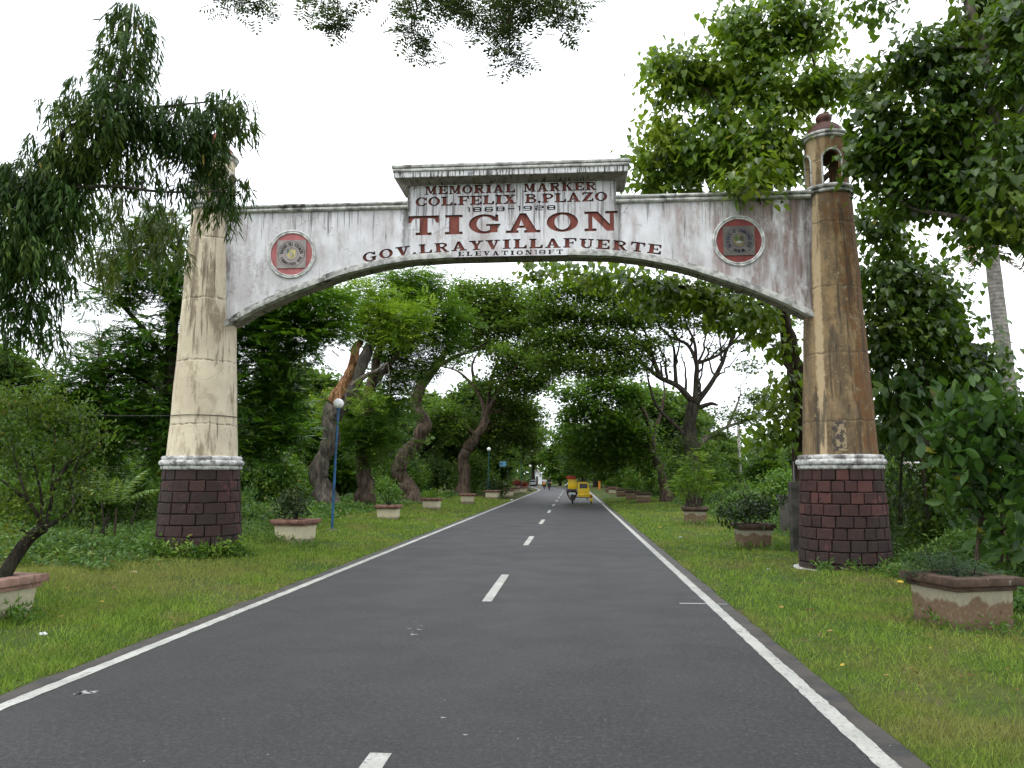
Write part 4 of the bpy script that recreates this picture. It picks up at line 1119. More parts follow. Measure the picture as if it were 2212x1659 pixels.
B = blobs_px([(735, 648, 33, 45, 30, 1), (790, 640, 33, 50, 32, 1.1), (770, 690, 33, 60, 40, 1.2), (830, 680, 33, 50, 35, 1.1), (880, 690, 32.5, 45, 28, .9), (860, 725, 32.6, 50, 28, 1), (905, 672, 32.4, 28, 20, .6), (800, 720, 33, 40, 25, .8), (790, 865, 32.5, 28, 26, .5, .6), (690, 860, 33.3, 32, 20, .7, .7), (700, 900, 33.4, 22, 16, .6, .6)])
T.twigs(B, .06, 1, 4); T.finish_twigs()
T.crown(SPRIG4, M_LIME, B, 11, 12, 'flat', .42, .50, .38, .6)

b0 = gpx(790, 36, .25)
T = Tree("leafy_roadside_tree", "tall dense dark tree with reddish straight trunk just right of the blue lamp post", b0, M_BARK_BROWN)
T.limb([(788, 1108, 36), (789, 1060, 36), (784, 1000, 36), (790, 920, 36), (800, 840, 36), (820, 750, 36), (850, 660, 36)], .46, .12, 12, name="trunk", lump=.12)
T.limb([(800, 840, 36), (880, 740, 36), (940, 680, 36)], .15, .03)
B = blobs_px([(870, 600, 36.5, 60, 26, 1.4), (930, 615, 36.5, 55, 30, 1.4), (860, 645, 36.5, 60, 35, 1.5), (930, 665, 36.5, 62, 35, 1.5), (975, 690, 36.5, 32, 25, 1), (900, 715, 36.5, 60, 35, 1.4), (850, 740, 36.5, 50, 40, 1.2), (950, 740, 37, 45, 30, 1.2), (850, 800, 37, 50, 45, 1.2), (900, 790, 37, 40, 40, 1.1), (800, 900, 36, 58, 35, 1.3), (770, 940, 35.5, 48, 32, 1.2), (830, 945, 36, 42, 35, 1.2), (800, 985, 36, 40, 25, 1), (740, 870, 36.5, 30, 40, .8), (860, 870, 37, 36, 40, 1)])
T.twigs(B, .07, 1, 4); T.finish_twigs()
T.crown(SPRIG4, M_MID, B, 11, 12, 'sprig', .48, .54, .40, .55)

b0 = gpx(893, 43.5, .25)
T = Tree("leaning_rain_tree", "crooked leaning rain tree with mossy zigzag trunk behind the second planter", b0, M_BARK_BROWN)
T.limb([(893, 1098, 43.5), (880, 1055, 43.5), (862, 1020, 43.5), (872, 985, 43.5), (900, 950, 43.5), (918, 915, 43.5), (898, 880, 43.5), (905, 845, 43.5), (930, 805, 43.3), (950, 780, 43)], .50, .26, 12, name="trunk", lump=.12)
T.limb([(950, 780, 43), (975, 745, 42.5), (1010, 725, 42), (1060, 712, 41.5), (1120, 700, 41)], .20, .05)
T.limb([(940, 795, 43), (985, 770, 42.5), (1025, 755, 42), (1060, 735, 41.6)], .14, .04)
T.limb([(900, 860, 43.5), (880, 845, 43.5), (872, 820, 43.5)], .10, .04)
LB_ = [(1010, 630, 42, 50, 18, 2), (1000, 665, 42, 60, 22, 2.2), (1070, 650, 42, 60, 22, 2.2), (1040, 690, 42, 65, 22, 2.2), (1110, 680, 42, 60, 20, 2), (980, 710, 42, 50, 20, 1.8), (1080, 715, 41.5, 60, 20, 2), (1130, 715, 41, 50, 18, 2), (1175, 700, 41, 40, 18, 2), (1150, 665, 42, 40, 16, 2), (1090, 625, 42, 40, 12, 1.8), (1160, 745, 41, 45, 18, 1.8), (1010, 745, 42, 45, 18, 1.6)]
B = blobs_px([(a, c_ - 3, d + .8, e, f, g) for a, c_, d, e, f, g in LB_])
T.twigs(B, .09, 1, 5, .1); T.finish_twigs()
T.crown(DIAM, M_RAIN, B, 17, 32, 'flat', .22, .16, .45, .7)

b0 = gpx(1000, 60, .3)
T = Tree("forked_rain_tree", "forked rain tree leaning over the road beyond the pale planters, left side", b0, M_BARK_BROWN)
T.limb([(1000, 1078, 60), (1003, 1030, 60), (1002, 985, 60), (1020, 955, 60), (1044, 920, 60), (1050, 890, 60)], .52, .32, 12, name="trunk", lump=.1)
T.limb([(1050, 895, 60), (1034, 850, 60), (1010, 820, 60), (985, 800, 60), (950, 790, 60)], .20, .04)
T.limb([(1050, 895, 60), (1075, 850, 59), (1100, 810, 58), (1130, 780, 57), (1180, 760, 56)], .20, .04)
T.limb([(1052, 890, 60), (1060, 830, 59.5), (1075, 780, 59), (1100, 740, 58)], .17, .04)
T.limb([(1030, 845, 60), (1020, 790, 59.5), (1040, 750, 59)], .16, .04)
LB_ = [(1060, 750, 58, 60, 20, 3), (1120, 770, 57, 60, 22, 3), (1170, 790, 56, 50, 20, 2.5), (1100, 800, 58, 50, 20, 2.5), (1050, 835, 60, 40, 18, 2), (1110, 835, 58, 50, 22, 2.4), (1150, 830, 57, 35, 20, 2), (990, 780, 60, 30, 12, 1.6, .7), (1080, 870, 61, 50, 25, 2.4), (1130, 880, 62, 35, 25, 2), (960, 900, 60, 50, 30, 2.5), (1000, 930, 60, 40, 30, 2.2), (1070, 925, 61, 50, 35, 2.4), (1120, 940, 64, 40, 30, 2.4), (1135, 905, 62, 35, 30, 2.2), (1150, 950, 66, 26, 30, 2), (1165, 835, 57, 30, 16, 1.8), (1205, 815, 56, 24, 12, 1.6, .7)]
B = blobs_px([(q[0], q[1] - 2, q[2] + 1.2, *q[3:]) for q in LB_])
T.twigs(B, .12, 1, 5, .08); T.finish_twigs()
T.crown(DIAM, M_RAIN, B, 9, 32, 'flat', .30, .22, .6, .7)

# roadside trees of the avenue, right
b0 = gpx(1500, 41, .15)
T = Tree("spreading_rain_tree", "great spreading rain tree with many bare dark limbs behind the bright potted bush", b0, M_BARK_DARK)
T.limb([(1500, 1100, 41), (1499, 1040, 41), (1496, 985, 41), (1490, 925, 41), (1496, 880, 41), (1500, 862, 41)], .39, .30, 14, name="trunk", lump=.12)
T.limb([(1496, 868, 41), (1465, 835, 41), (1425, 815, 40.6), (1392, 790, 40), (1350, 765, 39.5), (1290, 750, 39)], .18, .04)
T.limb([(1460, 832, 41), (1458, 790, 41), (1455, 750, 41), (1440, 715, 40.8)], .12, .04)
T.limb([(1502, 866, 41), (1504, 820, 41), (1504, 784, 41), (1485, 745, 41), (1450, 728, 41), (1420, 700, 41)], .17, .04)
T.limb([(1504, 790, 41), (1500, 740, 41), (1480, 690, 41), (1490, 650, 41)], .10, .03)
T.limb([(1506, 868, 41), (1535, 830, 41), (1560, 784, 41), (1577, 745, 41), (1626, 729, 41), (1685, 706, 41)], .16, .04)
T.limb([(1505, 785, 41), (1550, 768, 41), (1580, 742, 41), (1620, 700, 41)], .10, .03)
T.limb([(1577, 745, 41), (1585, 710, 41), (1570, 680, 41)], .12, .04)
T.limb([(1512, 880, 41), (1535, 872, 40.6), (1550, 875, 40.4)], .14, .06)
T.limb([(1488, 945, 41), (1455, 915, 40.8), (1420, 880, 40.4), (1405, 840, 40), (1396, 798, 39.8)], .12, .04)
T.limb([(1425, 815, 40.6), (1410, 770, 40.4), (1400, 730, 40.2), (1380, 700, 40)], .13, .03)
T.limb([(1500, 965, 41), (1545, 935, 42), (1590, 915, 43), (1640, 902, 44)], .16, .04, mat=M_BARK_PALE)
T.limb([(1570, 925, 42.6), (1590, 880, 43), (1600, 850, 43)], .10, .03, mat=M_BARK_PALE)
B = blobs_px([(1180, 640, 39, 40, 16, 2), (1190, 675, 39, 40, 16, 2), (1185, 770, 39, 40, 16, 1.8), (1240, 625, 39, 60, 20, 2), (1310, 640, 39, 60, 22, 2.2), (1390, 655, 40, 60, 22, 2.2), (1470, 650, 41, 60, 22, 2.2), (1550, 660, 41, 60, 20, 2.2), (1620, 680, 41, 50, 18, 2, .8), (1230, 680, 39, 50, 20, 2), (1290, 690, 39, 60, 22, 2.2), (1360, 700, 40, 60, 22, 2.2), (1440, 695, 41, 50, 18, 2, .8), (1200, 730, 39, 50, 20, 2), (1260, 740, 39, 60, 22, 2.2), (1330, 745, 39.5, 60, 22, 2), (1220, 785, 39, 50, 22, 2), (1290, 795, 39, 60, 25, 2), (1350, 790, 39.5, 45, 22, 1.8), (1400, 745, 40, 40, 20, 1.6, .7), (1680, 700, 41, 35, 14, 1.4, .8), (1640, 735, 41, 40, 12, 1.2, .45), (1575, 705, 41.5, 45, 14, 1.4, .5), (1510, 700, 41.5, 45, 14, 1.4, .45), (1450, 735, 41.5, 36, 14, 1.2, .4), (1560, 760, 42, 30, 12, 1, .25), (1395, 770, 41, 34, 14, 1.2, .6), (1440, 790, 42, 24, 12, 1, .3), (1620, 790, 43, 40, 14, 1.2, .35), (1560, 940, 42, 30, 18, 1, .5), (1610, 900, 43.5, 40, 20, 1.4, .6), (1640, 860, 44, 35, 22, 1.4, .6)])
for px_, py, ex, ey, rr0 in ((1504, 800, 1530, 690, .11), (1504, 820, 1545, 720, .09), (1490, 750, 1500, 670, .08), (1470, 738, 1440, 660, .08), (1458, 790, 1480, 690, .09), (1440, 822, 1410, 720, .10), (1425, 815, 1440, 720, .08), (1410, 800, 1370, 720, .09), (1560, 784, 1560, 690, .09), (1577, 745, 1610, 670, .08), (1600, 738, 1640, 690, .07), (1540, 822, 1600, 760, .08), (1600, 760, 1660, 720, .06), (1545, 810, 1530, 730, .07), (1626, 729, 1600, 680, .05), (1480, 850, 1470, 760, .10), (1392, 790, 1370, 740, .07), (1406, 770, 1390, 690, .08), (1510, 860, 1525, 770, .10), (1535, 772, 1590, 700, .06)):
    dY = rng.uniform(-1.2, 1.2); T.limb([(px_, py, 41), ((px_ + ex) / 2 + rng.uniform(-10, 10), (py + ey) / 2 + rng.uniform(-4, 10), 41 + dY * .5), (ex, ey, 41 + dY)], rr0 * .8, .02, 6, wob=.04)
T.twigs(B, .11, 1, 12, .1, .5); T.finish_twigs()
B += blobs_px([(1478, 955, 41.6, 18, 45, .4, .5), (1535, 1000, 41.2, 35, 25, .6, .6), (1465, 1010, 41.2, 26, 35, .6, .6), (1560, 892, 41.4, 28, 14, .4, .5)])
T.crown(DIAM, M_RAIN, B, 19, 32, 'flat', .21, .155, .45, .7)

b0 = gpx(1436, 50, .15)
T = Tree("slanting_rain_tree", "slimmer slanting rain tree with pale limbs just left of the great spreading one", b0, M_BARK_BROWN)
T.limb([(1440, 1085, 50), (1434, 1040, 50), (1428, 1015, 50), (1410, 975, 50), (1405, 940, 50)], .33, .24, 10, name="trunk", lump=.1)
T.limb([(1405, 945, 50), (1398, 905, 50), (1378, 870, 49.6), (1355, 840, 49), (1325, 815, 48.5)], .18, .04)
T.limb([(1406, 940, 50), (1370, 905, 49.6), (1330, 890, 49), (1290, 870, 48.5)], .14, .03)
T.limb([(1408, 950, 50), (1425, 900, 50.4), (1435, 850, 50.8), (1430, 800, 51)], .16, .03)
B = blobs_px([(1300, 830, 48.5, 60, 25, 2.2), (1350, 855, 49, 50, 25, 2), (1270, 880, 48.5, 45, 25, 2), (1320, 905, 49, 50, 25, 2), (1370, 930, 50, 40, 25, 1.8), (1290, 945, 50, 50, 30, 2.2), (1345, 975, 51, 45, 30, 2), (1260, 960, 52, 40, 35, 2.2), (1395, 980, 51, 30, 28, 1.5), (1300, 1000, 52, 55, 28, 2), (1235, 900, 50, 30, 22, 1.8), (1225, 940, 54, 28, 26, 2), (1250, 1000, 56, 34, 26, 2), (1230, 850, 47, 34, 16, 1.6)])
T.twigs(B, .08, 1, 5, .08); T.finish_twigs()
T.crown(DIAM, M_MID, B, 13, 32, 'flat', .27, .2, .5, .7)

# coconut palm on the right and grey ones far left


def frond_mesh(name, L=3.6, droop=1.0, n=34, leaf=.75, mat=None, lw=.045):
    t = np.linspace(0, 1, 12); x = L * t * (1 - .22 * droop * t); z = L * (.30 * t - .62 * droop * t * t); pth = np.stack([x, 0 * x, z], 1)
    lv = Leaves(LANCE); s = np.linspace(.14, 1, n); px_ = np.interp(s, t, x); pz = np.interp(s, t, z); tx = np.gradient(px_); tz = np.gradient(pz)
    T_ = norm(np.stack([tx, 0 * tx, tz], 1))
    for sd_ in (-1, 1):
        P = np.stack([px_, 0 * px_ + sd_ * .02, pz], 1); A = T_ * .55 + np.array([0, sd_ * 1.0, -.55]) + rng.normal(0, .1, (n, 3)); Ln = leaf * np.sin(np.clip(s * 1.05, 0, 1) * pi * .86 + .38) * rng.uniform(.85, 1.1, n)
        lv.add(P, A, np.tile([.3, 0, 1.0], (n, 1)), Ln, lw, rng.random(n))
    o = lv.build(name, mat or M_PALM); me = o.data; bpy.data.objects.remove(o)
    m = MB(); m.tube(pth, np.linspace(.035, .008, 12), 5); r = m.build("frond_rib", M_BARK_PALE); rm = r.data; bpy.data.objects.remove(r)
    return me, rm


FR = [frond_mesh("frond", 3.6, d) for d in (.7, 1.05, 1.5)]
M_DEADP = leaf_mat("dead_palm_leaf", (.10, .075, .05), (.22, .17, .11), None, .8, .2)
FRD = frond_mesh("dead_frond", 3.0, 1.9, mat=M_DEADP)


def palm(label, x, y, pts, r0, r1, nfr=15, group=None, scale=1.0, dead=3, z=0.1):
    root = thing("coconut_palm", label, "palm tree", (x, y, z), 0, group); root["world_built"] = (x, y, z)
    b = MB(); P = catmull(pts, 7); rad = np.linspace(r0, r1, len(P)); rad = rad * (1 + .04 * (np.arange(len(P)) % 2)); rad[0] *= 1.35
    b.tube(P, rad, 12); b.build("trunk", M_PALMBARK, root, smooth=True)
    top = np.array(P[-1]) - np.array((x, y, z))
    for k in range(nfr + dead):
        isd = k >= nfr; me, rm = FRD if isd else FR[k % 3]; kd = "stuff"
        f = bpy.data.objects.new("dead_frond" if isd else "frond", me); COL.objects.link(f); f.parent = root; f.location = top; f["kind"] = kd
        f.rotation_euler = (rng.uniform(-.2, .2), (rng.uniform(.9, 1.2) if isd else rng.uniform(-1.0, .35)), k * 2.4 + rng.uniform(-.2, .2)); f.scale = (scale,) * 3
        g = bpy.data.objects.new("rib", rm); COL.objects.link(g); g.parent = f
    m = MB()
    for k in range(6):
        a = k * 1.05; m.lathe([(0, -.13), (.09, -.09), (.12, 0), (.09, .09), (0, .13)], top + np.array((x, y, z)) + np.array((.22 * cos(a), .22 * sin(a), -.2)), 8)
    m.build("coconuts", plain("coconut_husk", (.10, .11, .03)), root, smooth=True, kind='stuff')
    return root


b = NB("palm_trunk_bark", .85, .2); co = b.coord(); q = b.xyz(co); n1 = b.noise(co, 8, 5)
rg = b.m('SINE', b.m('MULTIPLY', b.m('ADD', q[2], b.m('MULTIPLY', n1, .05)), 55.0))
c = b.mix(b.rng(n1, .3, .7), (.15, .135, .12), (.30, .28, .25)); c = b.mix(b.rng(rg, .3, 1, 0, .22), c, (.12, .11, .10)); b.bump(rg, .25, .015)
M_PALMBARK = b.done(c)
pb = gpx(2200, 24, .1)
palm("tall coconut palm with grey trunk leaning left beside the right edge, fronds hanging behind leaves", pb[0], 24, [(pb[0], 24, .1), at(2186, 900, 24), at(2160, 700, 24), at(2136, 500, 24), at(2118, 400, 24)], .25, .17, 15, None, 1.05, 4)
for px_, Y, py, lb in ((215, 42, 735, "hazy coconut palm showing in the gap between hanging leaves and the pinnate tree"), (322, 34, 860, "coconut palm with white-blotched trunk glimpsed behind the pinnate tree"), (-30, 44, 790, "coconut palm at the far left edge above the low trees")):
    g_ = gpx(px_, Y, .3); palm(lb, g_[0], Y, [g_, at(px_ - 6, 1000, Y), at(px_ + 4, (py + 1000) / 2, Y), at(px_, py, Y)], .17, .12, 12, None, .95, 2, .3)

# ------------------------------------------------------------------ trees and bushes built once and copied


def proto_tree(name, mat, bark, H, R, seed, n=330, mode='flat', tm=DIAM, size=.42, wid=.32, layers=5, m=34, low=.35):
    global rng
    sv = rng; rng = np.random.default_rng(seed)
    root = thing(name, "x", "tree", (0, 0, 0)); root["world_built"] = (0., 0., 0.)
    mb = MB(); p = limb(mb, [(0, 0, -.3), (.15, .1, H * .2), (-.1, .2, H * .42), (.2, 0, H * .7)], H * .035, H * .018, 9, 4, .04, .1)
    for k in range(6):
        a = k * 1.05 + rng.uniform(-.3, .3); s = p[rng.integers(6, len(p) - 1)]; e = (cos(a) * R * .7, sin(a) * R * .7, H * rng.uniform(.6, .85)); mb.tube(catmull(wander(s, e, 5, .1, .08), 3), np.linspace(H * .013, H * .003, 13), 6)
    mb.build("trunk", bark, root, smooth=True)
    bl = []
    for k in range(layers * 4):
        a = rng.uniform(0, 6.28); rr = R * (rng.random() ** .6) * .75; h = H * rng.uniform(low, .93); lim = 1 - .5 * abs(h / H - .62) / .4
        bl.append((np.array([cos(a) * rr * lim, sin(a) * rr * lim, h]), np.array([R * .34, R * .34, R * .17]) * rng.uniform(.8, 1.25), 1))
    lv = Leaves(tm); fill(lv, bl, n / 60, m, mode, size, wid, .32 * R / 3.2, .6); lv.build("crown", mat, root)
    rng = sv; return root


PT = [proto_tree("avenue_tree", M_FAR, M_BARK_DARK, 10, 4.6, 1), proto_tree("avenue_tree", M_FAR, M_BARK_BROWN, 9, 3.8, 2, low=.2), proto_tree("avenue_tree", M_MID, M_BARK_DARK, 8, 3.4, 3, low=.15), proto_tree("avenue_tree", M_FAR, M_BARK_DARK, 7, 3.2, 4, low=.1, mode='rand')]
used_proto = set()


def put(proto, x, y, z, s, rz, label, group, cat="tree", name=None):
    if id(proto) in used_proto: o = copy_tree(proto)
    else: o = proto; used_proto.add(id(proto))
    o.location = (x, y, z); o.scale = (s, s, s * rng.uniform(.92, 1.08)); o.rotation_euler = (0, 0, rz); tag(o, label, cat, group); return o


GA = "trees lining the far avenue"
LA = "one of the broad green trees lining the far stretch of the avenue"
for k, (x, y, s) in enumerate([(-9.5, 70, 1.0), (-8.6, 80, 1.0), (-9.5, 90, 1.05), (-9, 100, 1.0), (-11, 110, 1.1), (-13.5, 122, 1.1), (-17, 134, 1.15), (-14, 76, 1.1), (-15, 95, 1.2),
                               (6.8, 62, .9), (7.2, 72, 1.0), (6.6, 82, 1.0), (6.5, 92, 1.0), (6.0, 103, 1.05), (5.0, 113, 1.1), (3.5, 123, 1.1), (1.5, 134, 1.15), (-2.5, 145, 1.2), (-7.5, 153, 1.2), (11, 70, 1.0), (11.5, 88, 1.1), (9.5, 105, 1.2), (7.5, 122, 1.25), (4, 142, 1.3)]):
    put(PT[k % 3], x, y, .2, s, k * 1.9, LA, GA)
GL = "low background trees behind the left verge"; LL = "bushy background tree in the thicket behind the left verge"
for k, (x, y, s) in enumerate([(-15, 30, .62), (-19, 28, .6), (-24, 31, .7), (-29, 36, .8), (-22, 40, .75), (-13.5, 44, .8), (-12.5, 54, .85), (-17, 50, .9), (-24, 52, .9), (-32, 50, 1.0), (-12, 63, .9), (-18, 64, 1.0), (-38, 46, .9), (-27, 66, 1.1)]):
    put(PT[(k + 1) % 4], x, y, .3, s, k * 2.3, LL, GL)
GR = "low background trees behind the right verge"; LR = "small background tree in the thicket behind the right verge"
for k, (x, y, s) in enumerate([(10.5, 44, .42), (13.5, 47, .5), (17, 42, .5), (22, 44, .6), (11.5, 56, .5), (15, 60, .55), (21, 60, .6), (28, 56, .7), (20.5, 34, .5), (26, 38, .6), (9.5, 52, .45)]):
    put(PT[(k + 2) % 4], x, y, .2, s, k * 2.9, LR, GR)


def proto_bush(name, mat, R, H, seed, tm=DIAM, size=.12, wid=.07, mode='up', dens=14, m=16, stems=4, sm=None):
    global rng
    sv = rng; rng = np.random.default_rng(seed)
    root = thing(name, "x", "bush", (0, 0, 0)); root["world_built"] = (0., 0., 0.)
    mb = MB()
    for k in range(stems):
        a = k * 2.4; mb.tube(catmull([(0.04 * cos(a), .04 * sin(a), -.1), (cos(a) * R * .25, sin(a) * R * .25, H * .4), (cos(a) * R * .6, sin(a) * R * .6, H * .8)], 3), np.linspace(.022, .006, 7), 5)
    mb.build("stems", sm or M_BARK_BROWN, root, kind='stuff')
    bl = []
    for k in range(9):
        a = rng.uniform(0, 6.28); rr = R * .55 * rng.random() ** .5; bl.append((np.array([cos(a) * rr, sin(a) * rr, H * rng.uniform(.3, .78)]), np.array([R * .5, R * .5, H * .26]) * rng.uniform(.8, 1.2), 1))
    lv = Leaves(tm); fill(lv, bl, dens, m, mode, size, wid, .12 * R, .5, zmin=.04); lv.build("foliage", mat, root)
    rng = sv; return root


PB = [proto_bush("shrub", M_BUSH, 1.3, 2.2, 11, DIAM, .2, .11, 'sprig', 16, 18), proto_bush("shrub", M_MID, 1.2, 1.7, 12, OVAL, .17, .09, 'up', 10, 11), proto_bush("shrub", M_WEED, 1.0, 1.1, 13, LANCE, .22, .045, 'up', 12, 14), proto_bush("shrub", M_BUSH, 1.5, 2.6, 14, DIAM, .16, .1, 'rand', 14, 18)]
KIND = ["rounded small-leaved ", "oval-leaved ", "low narrow-leaved ", "tall loose "]
GB = "shrubs filling the left thicket"; LB = "shrub in the thicket behind the left planters"
for k in range(56):
    y = 18.5 + 42 * (k / 56) ** 1.2; x = -12.3 - rng.uniform(0, 1) ** 1.4 * 6 - (1.4 if y < 24 else 0) + (1.0 if y > 48 else 0)
    put(PB[k % 4], x, y, float(height(x, y)) - .05, rng.uniform(.65, 1.15), k * 1.3, KIND[k % 4] + LB, GB + ", " + KIND[k % 4], "shrub")
GB2 = "shrubs filling the right thicket"; LB2 = "shrub in the thicket behind the right planters"
for k in range(40):
    y = 17.5 + 50 * (k / 40) ** 1.2; x = 7.4 + rng.uniform(0, 1) ** 1.5 * 7 + (.4 if y < 24 else 0) - (.6 if y > 45 else 0)
    put(PB[(k + 3) % 4], x, y, float(height(x, y)) - .05, rng.uniform(.6, 1.05), k * 1.7, KIND[(k + 3) % 4] + LB2, GB2 + ", " + KIND[(k + 3) % 4], "shrub")

GC = "shrubs at the foot of the far avenue trees"; LC = "shrub at the foot of the far avenue trees"
for k in range(36):
    y = 62 + 70 * (k // 2) / 18; c = float(road_c(y)); x = c + (-6.6 - rng.uniform(0, 1.6) if k % 2 else 6.9 + rng.uniform(0, 1.5))
    put(PB[k % 4], x, y, .15, rng.uniform(.8, 1.3), k * 1.1, KIND[k % 4] + LC, GC + ", " + KIND[k % 4], "shrub")
# wood far behind everything
lv = Leaves(DIAM)
bl = []
for a in np.linspace(-1.25, 1.0, 80):
    d = 190 + 25 * sin(a * 9); bl.append((np.array([d * sin(a), d * cos(a), 4.5 + 1.5 * sin(a * 31)]), np.array([5.5, 4, 6.0 + 1.5 * sin(a * 17)]), 1))
for a in np.linspace(-1.2, -.32, 22):
    d = 78; bl.append((np.array([d * sin(a), d * cos(a), 3.2]), np.array([4, 3, 4.4 + sin(a * 40)]), 1.6))
for a in np.linspace(.22, .9, 18):
    d = 84; bl.append((np.array([d * sin(a), d * cos(a), 2]), np.array([4, 3, 3.0 + .8 * sin(a * 40)]), 1.6))
fill(lv, bl, .45, 12, 'rand', 1.3, .9, .9, .6)
lv.build("distant_woodland", M_FAR, kind='stuff')


# ------------------------------------------------------------------ lawn, weeds
def scatter(n, x0, x1, y0, y1, k=1.6):
    """points thinning out with distance from the near end"""
    u = rng.random(n); a = 1 - k; ya = max(y0, .1); y = (ya ** a + u * (y1 ** a - ya ** a)) ** (1 / a); x = rng.uniform(0, 1, n) * (x1 - x0) + x0
    return x, y


def edge_ok(x, y):
    c = road_c(y); e = .05 * np.sin(y * 3.1) + .04 * np.sin(y * 7.7 + 1) + .03 * np.sin(y * 17.0)
    return ((x < c - 3.32 - e) | (x > c + 3.30 + e))


b = NB("lawn_grass", .6, .25); t = b.attr("tint"); p = b.pos()
c = b.mix(b.rng(t, 0, 1), (.080, .160, .018), (.275, .390, .050))
dry = b.rng(b.noise(p, .55, 5, .6), .50, .66); yel = b.rng(b.noise(p, 1.9, 4), .50, .68)
lz = b.xyz(p)
patch = b.m('MULTIPLY', b.rng(lz[0], -4.9, -5.8), b.m('MULTIPLY', b.rng(lz[1], 9.6, 11.5), b.rng(lz[1], 15.5, 13.5)))
c = b.mix(b.m('MULTIPLY', b.m('MAXIMUM', dry, b.m('MULTIPLY', patch, .75)), .75), c, (.27, .25, .075))
c = b.mix(b.m('MULTIPLY', yel, b.m('MULTIPLY', b.rng(t, .55, .75), .6)), c, (.33, .24, .11))
b.put(b.p.inputs["Base Color"], c); tr = b.n("BsdfTranslucent"); b.put(tr.inputs[0], c); mx = b.n("MixShader"); mx.inputs[0].default_value = .3
b.t.links.new(b.p.outputs[0], mx.inputs[1]); b.t.links.new(tr.outputs[0], mx.inputs[2]); b.t.links.new(mx.outputs[0], b.t.nodes["Material Output"].inputs[0])
M_LAWN = b.mat
lv = Leaves(BLADE)
for n, x0, x1, y0, y1 in ((150000, -9.8, -4.5, 5.0, 60), (120000, 2.07, 8.2, 4.2, 60), (14000, -18, -9, 12, 40), (9000, 8, 17, 9, 40)):
    x, y = scatter(n, x0, x1, y0, y1, 1.75); k = edge_ok(x, y) & (np.hypot(x + 7.42, y - YP) > .86) & (np.hypot(x - 5.03, y - YP) > 1.0); x = x[k]; y = y[k]; n = len(x)
    d = np.hypot(x, y); bare = (np.sin(x * 2.1 + 1.3 * np.sin(y * 1.1)) + np.sin(y * 1.7 + x) + rng.normal(0, .35, n)) > 1.35; keep = ~bare | (rng.random(n) < .22); x = x[keep]; y = y[keep]; d = d[keep]; n = len(x)
    z = height(x, y); clump = .5 + .5 * np.sin(x * 5.3 + 2 * np.sin(y * 3.7)) * np.sin(y * 4.9)
    A = np.stack([rng.normal(0, .55, n), rng.normal(0, .55, n), np.ones(n)], 1); N = rng.normal(size=(n, 3)) * [1, 1, .2]
    lv.add(np.stack([x, y, z - .004], 1), A, N, rng.uniform(.03, .075, n) * (1 + .5 * clump) * (1 + .008 * d), np.maximum(.0055, d * .00095) * rng.uniform(.7, 1.4, n), np.clip(rng.random(n) * .8 + .2 * clump, 0, 1))
lv.build("lawn_grass", M_LAWN, kind='stuff')

# weeds and low herbs
b0_ = Leaves(LANCE)


def herbs(lv, n, x0, x1, y0, y1, h, size, wid, hfun=None, k=1.2):
    x, y = scatter(n, x0, x1, y0, y1, k); ok = edge_ok(x, y) & (np.hypot(x + 7.42, y - YP) > .84) & (np.hypot(x - 5.03, y - YP) > .95); x = x[ok]; y = y[ok]; n = len(x)
    hh = h * (.55 + .45 * np.sin(x * 1.7 + y) * np.sin(y * 1.3 - x * .6)) * (hfun(x, y) if hfun else 1); z = height(x, y) + hh * rng.random(n) ** .7
    m = 5; P = np.repeat(np.stack([x, y, z], 1), m, 0) + rng.normal(0, .05, (n * m, 3)); k_ = n * m
    lv.add(P, rng.normal(size=(k_, 3)) * [1, 1, .5] + [0, 0, .25], np.array([0, 0, 1.]) + rng.normal(0, .5, (k_, 3)), size * rng.uniform(.6, 1.3, k_), wid * rng.uniform(.7, 1.3, k_), rng.random(k_))


lv = Leaves(DIAM)
ramp_l = lambda x, y: np.clip((-7.6 - x) / 2.2, .06, 1)
ramp_r = lambda x, y: np.clip((x - 5.9) / 1.6, .06, 1)
herbs(lv, 7500, -17, -7.6, 12.3, 24, .55, .12, .045, lambda x, y: ramp_l(x, y) * np.where((y > 16.5) & (x > -13), .45, 1))
herbs(lv, 6000, -14, -8.3, 24, 60, .6, .17, .08, lambda x, y: np.clip((-8.0 - x) / 2.0, .08, 1))
herbs(lv, 8000, 5.9, 13, 13.8, 30, 1.0, .13, .045, ramp_r)
herbs(lv, 5000, 5.9, 14, 30, 65, 1.2, .2, .1, ramp_r)
herbs(lv, 8000, 5.2, 9.5, 10.2, 15.5, .85, .12, .034, lambda x, y: np.clip((x - 5.1) / 1.5, .06, 1))
herbs(lv, 2500, 6.2, 9, 8.6, 11, .7, .11, .03, lambda x, y: np.clip((x - 6.0) / 1.2, .06, 1))
lv.build("undergrowth", M_WEED, kind='stuff')
lv = Leaves(LANCE)
th = rng.uniform(pi * 1.02, pi * 2.02, 420); rr = rng.uniform(.84, 1.08, 420)
x = -7.42 + rr * np.cos(th); y = YP + rr * np.sin(th)
m = 6; P = np.repeat(np.stack([x, y, height(x, y) + rng.uniform(0, .38, 420) * rng.random(420)], 1), m, 0) + rng.normal(0, .04, (420 * m, 3))
lv.add(P, rng.normal(size=(420 * m, 3)) + [0, -.3, .3], rng.normal(size=(420 * m, 3)) + [0, -.3, 1], .10 * rng.uniform(.6, 1.3, 420 * m), .04, rng.random(420 * m))
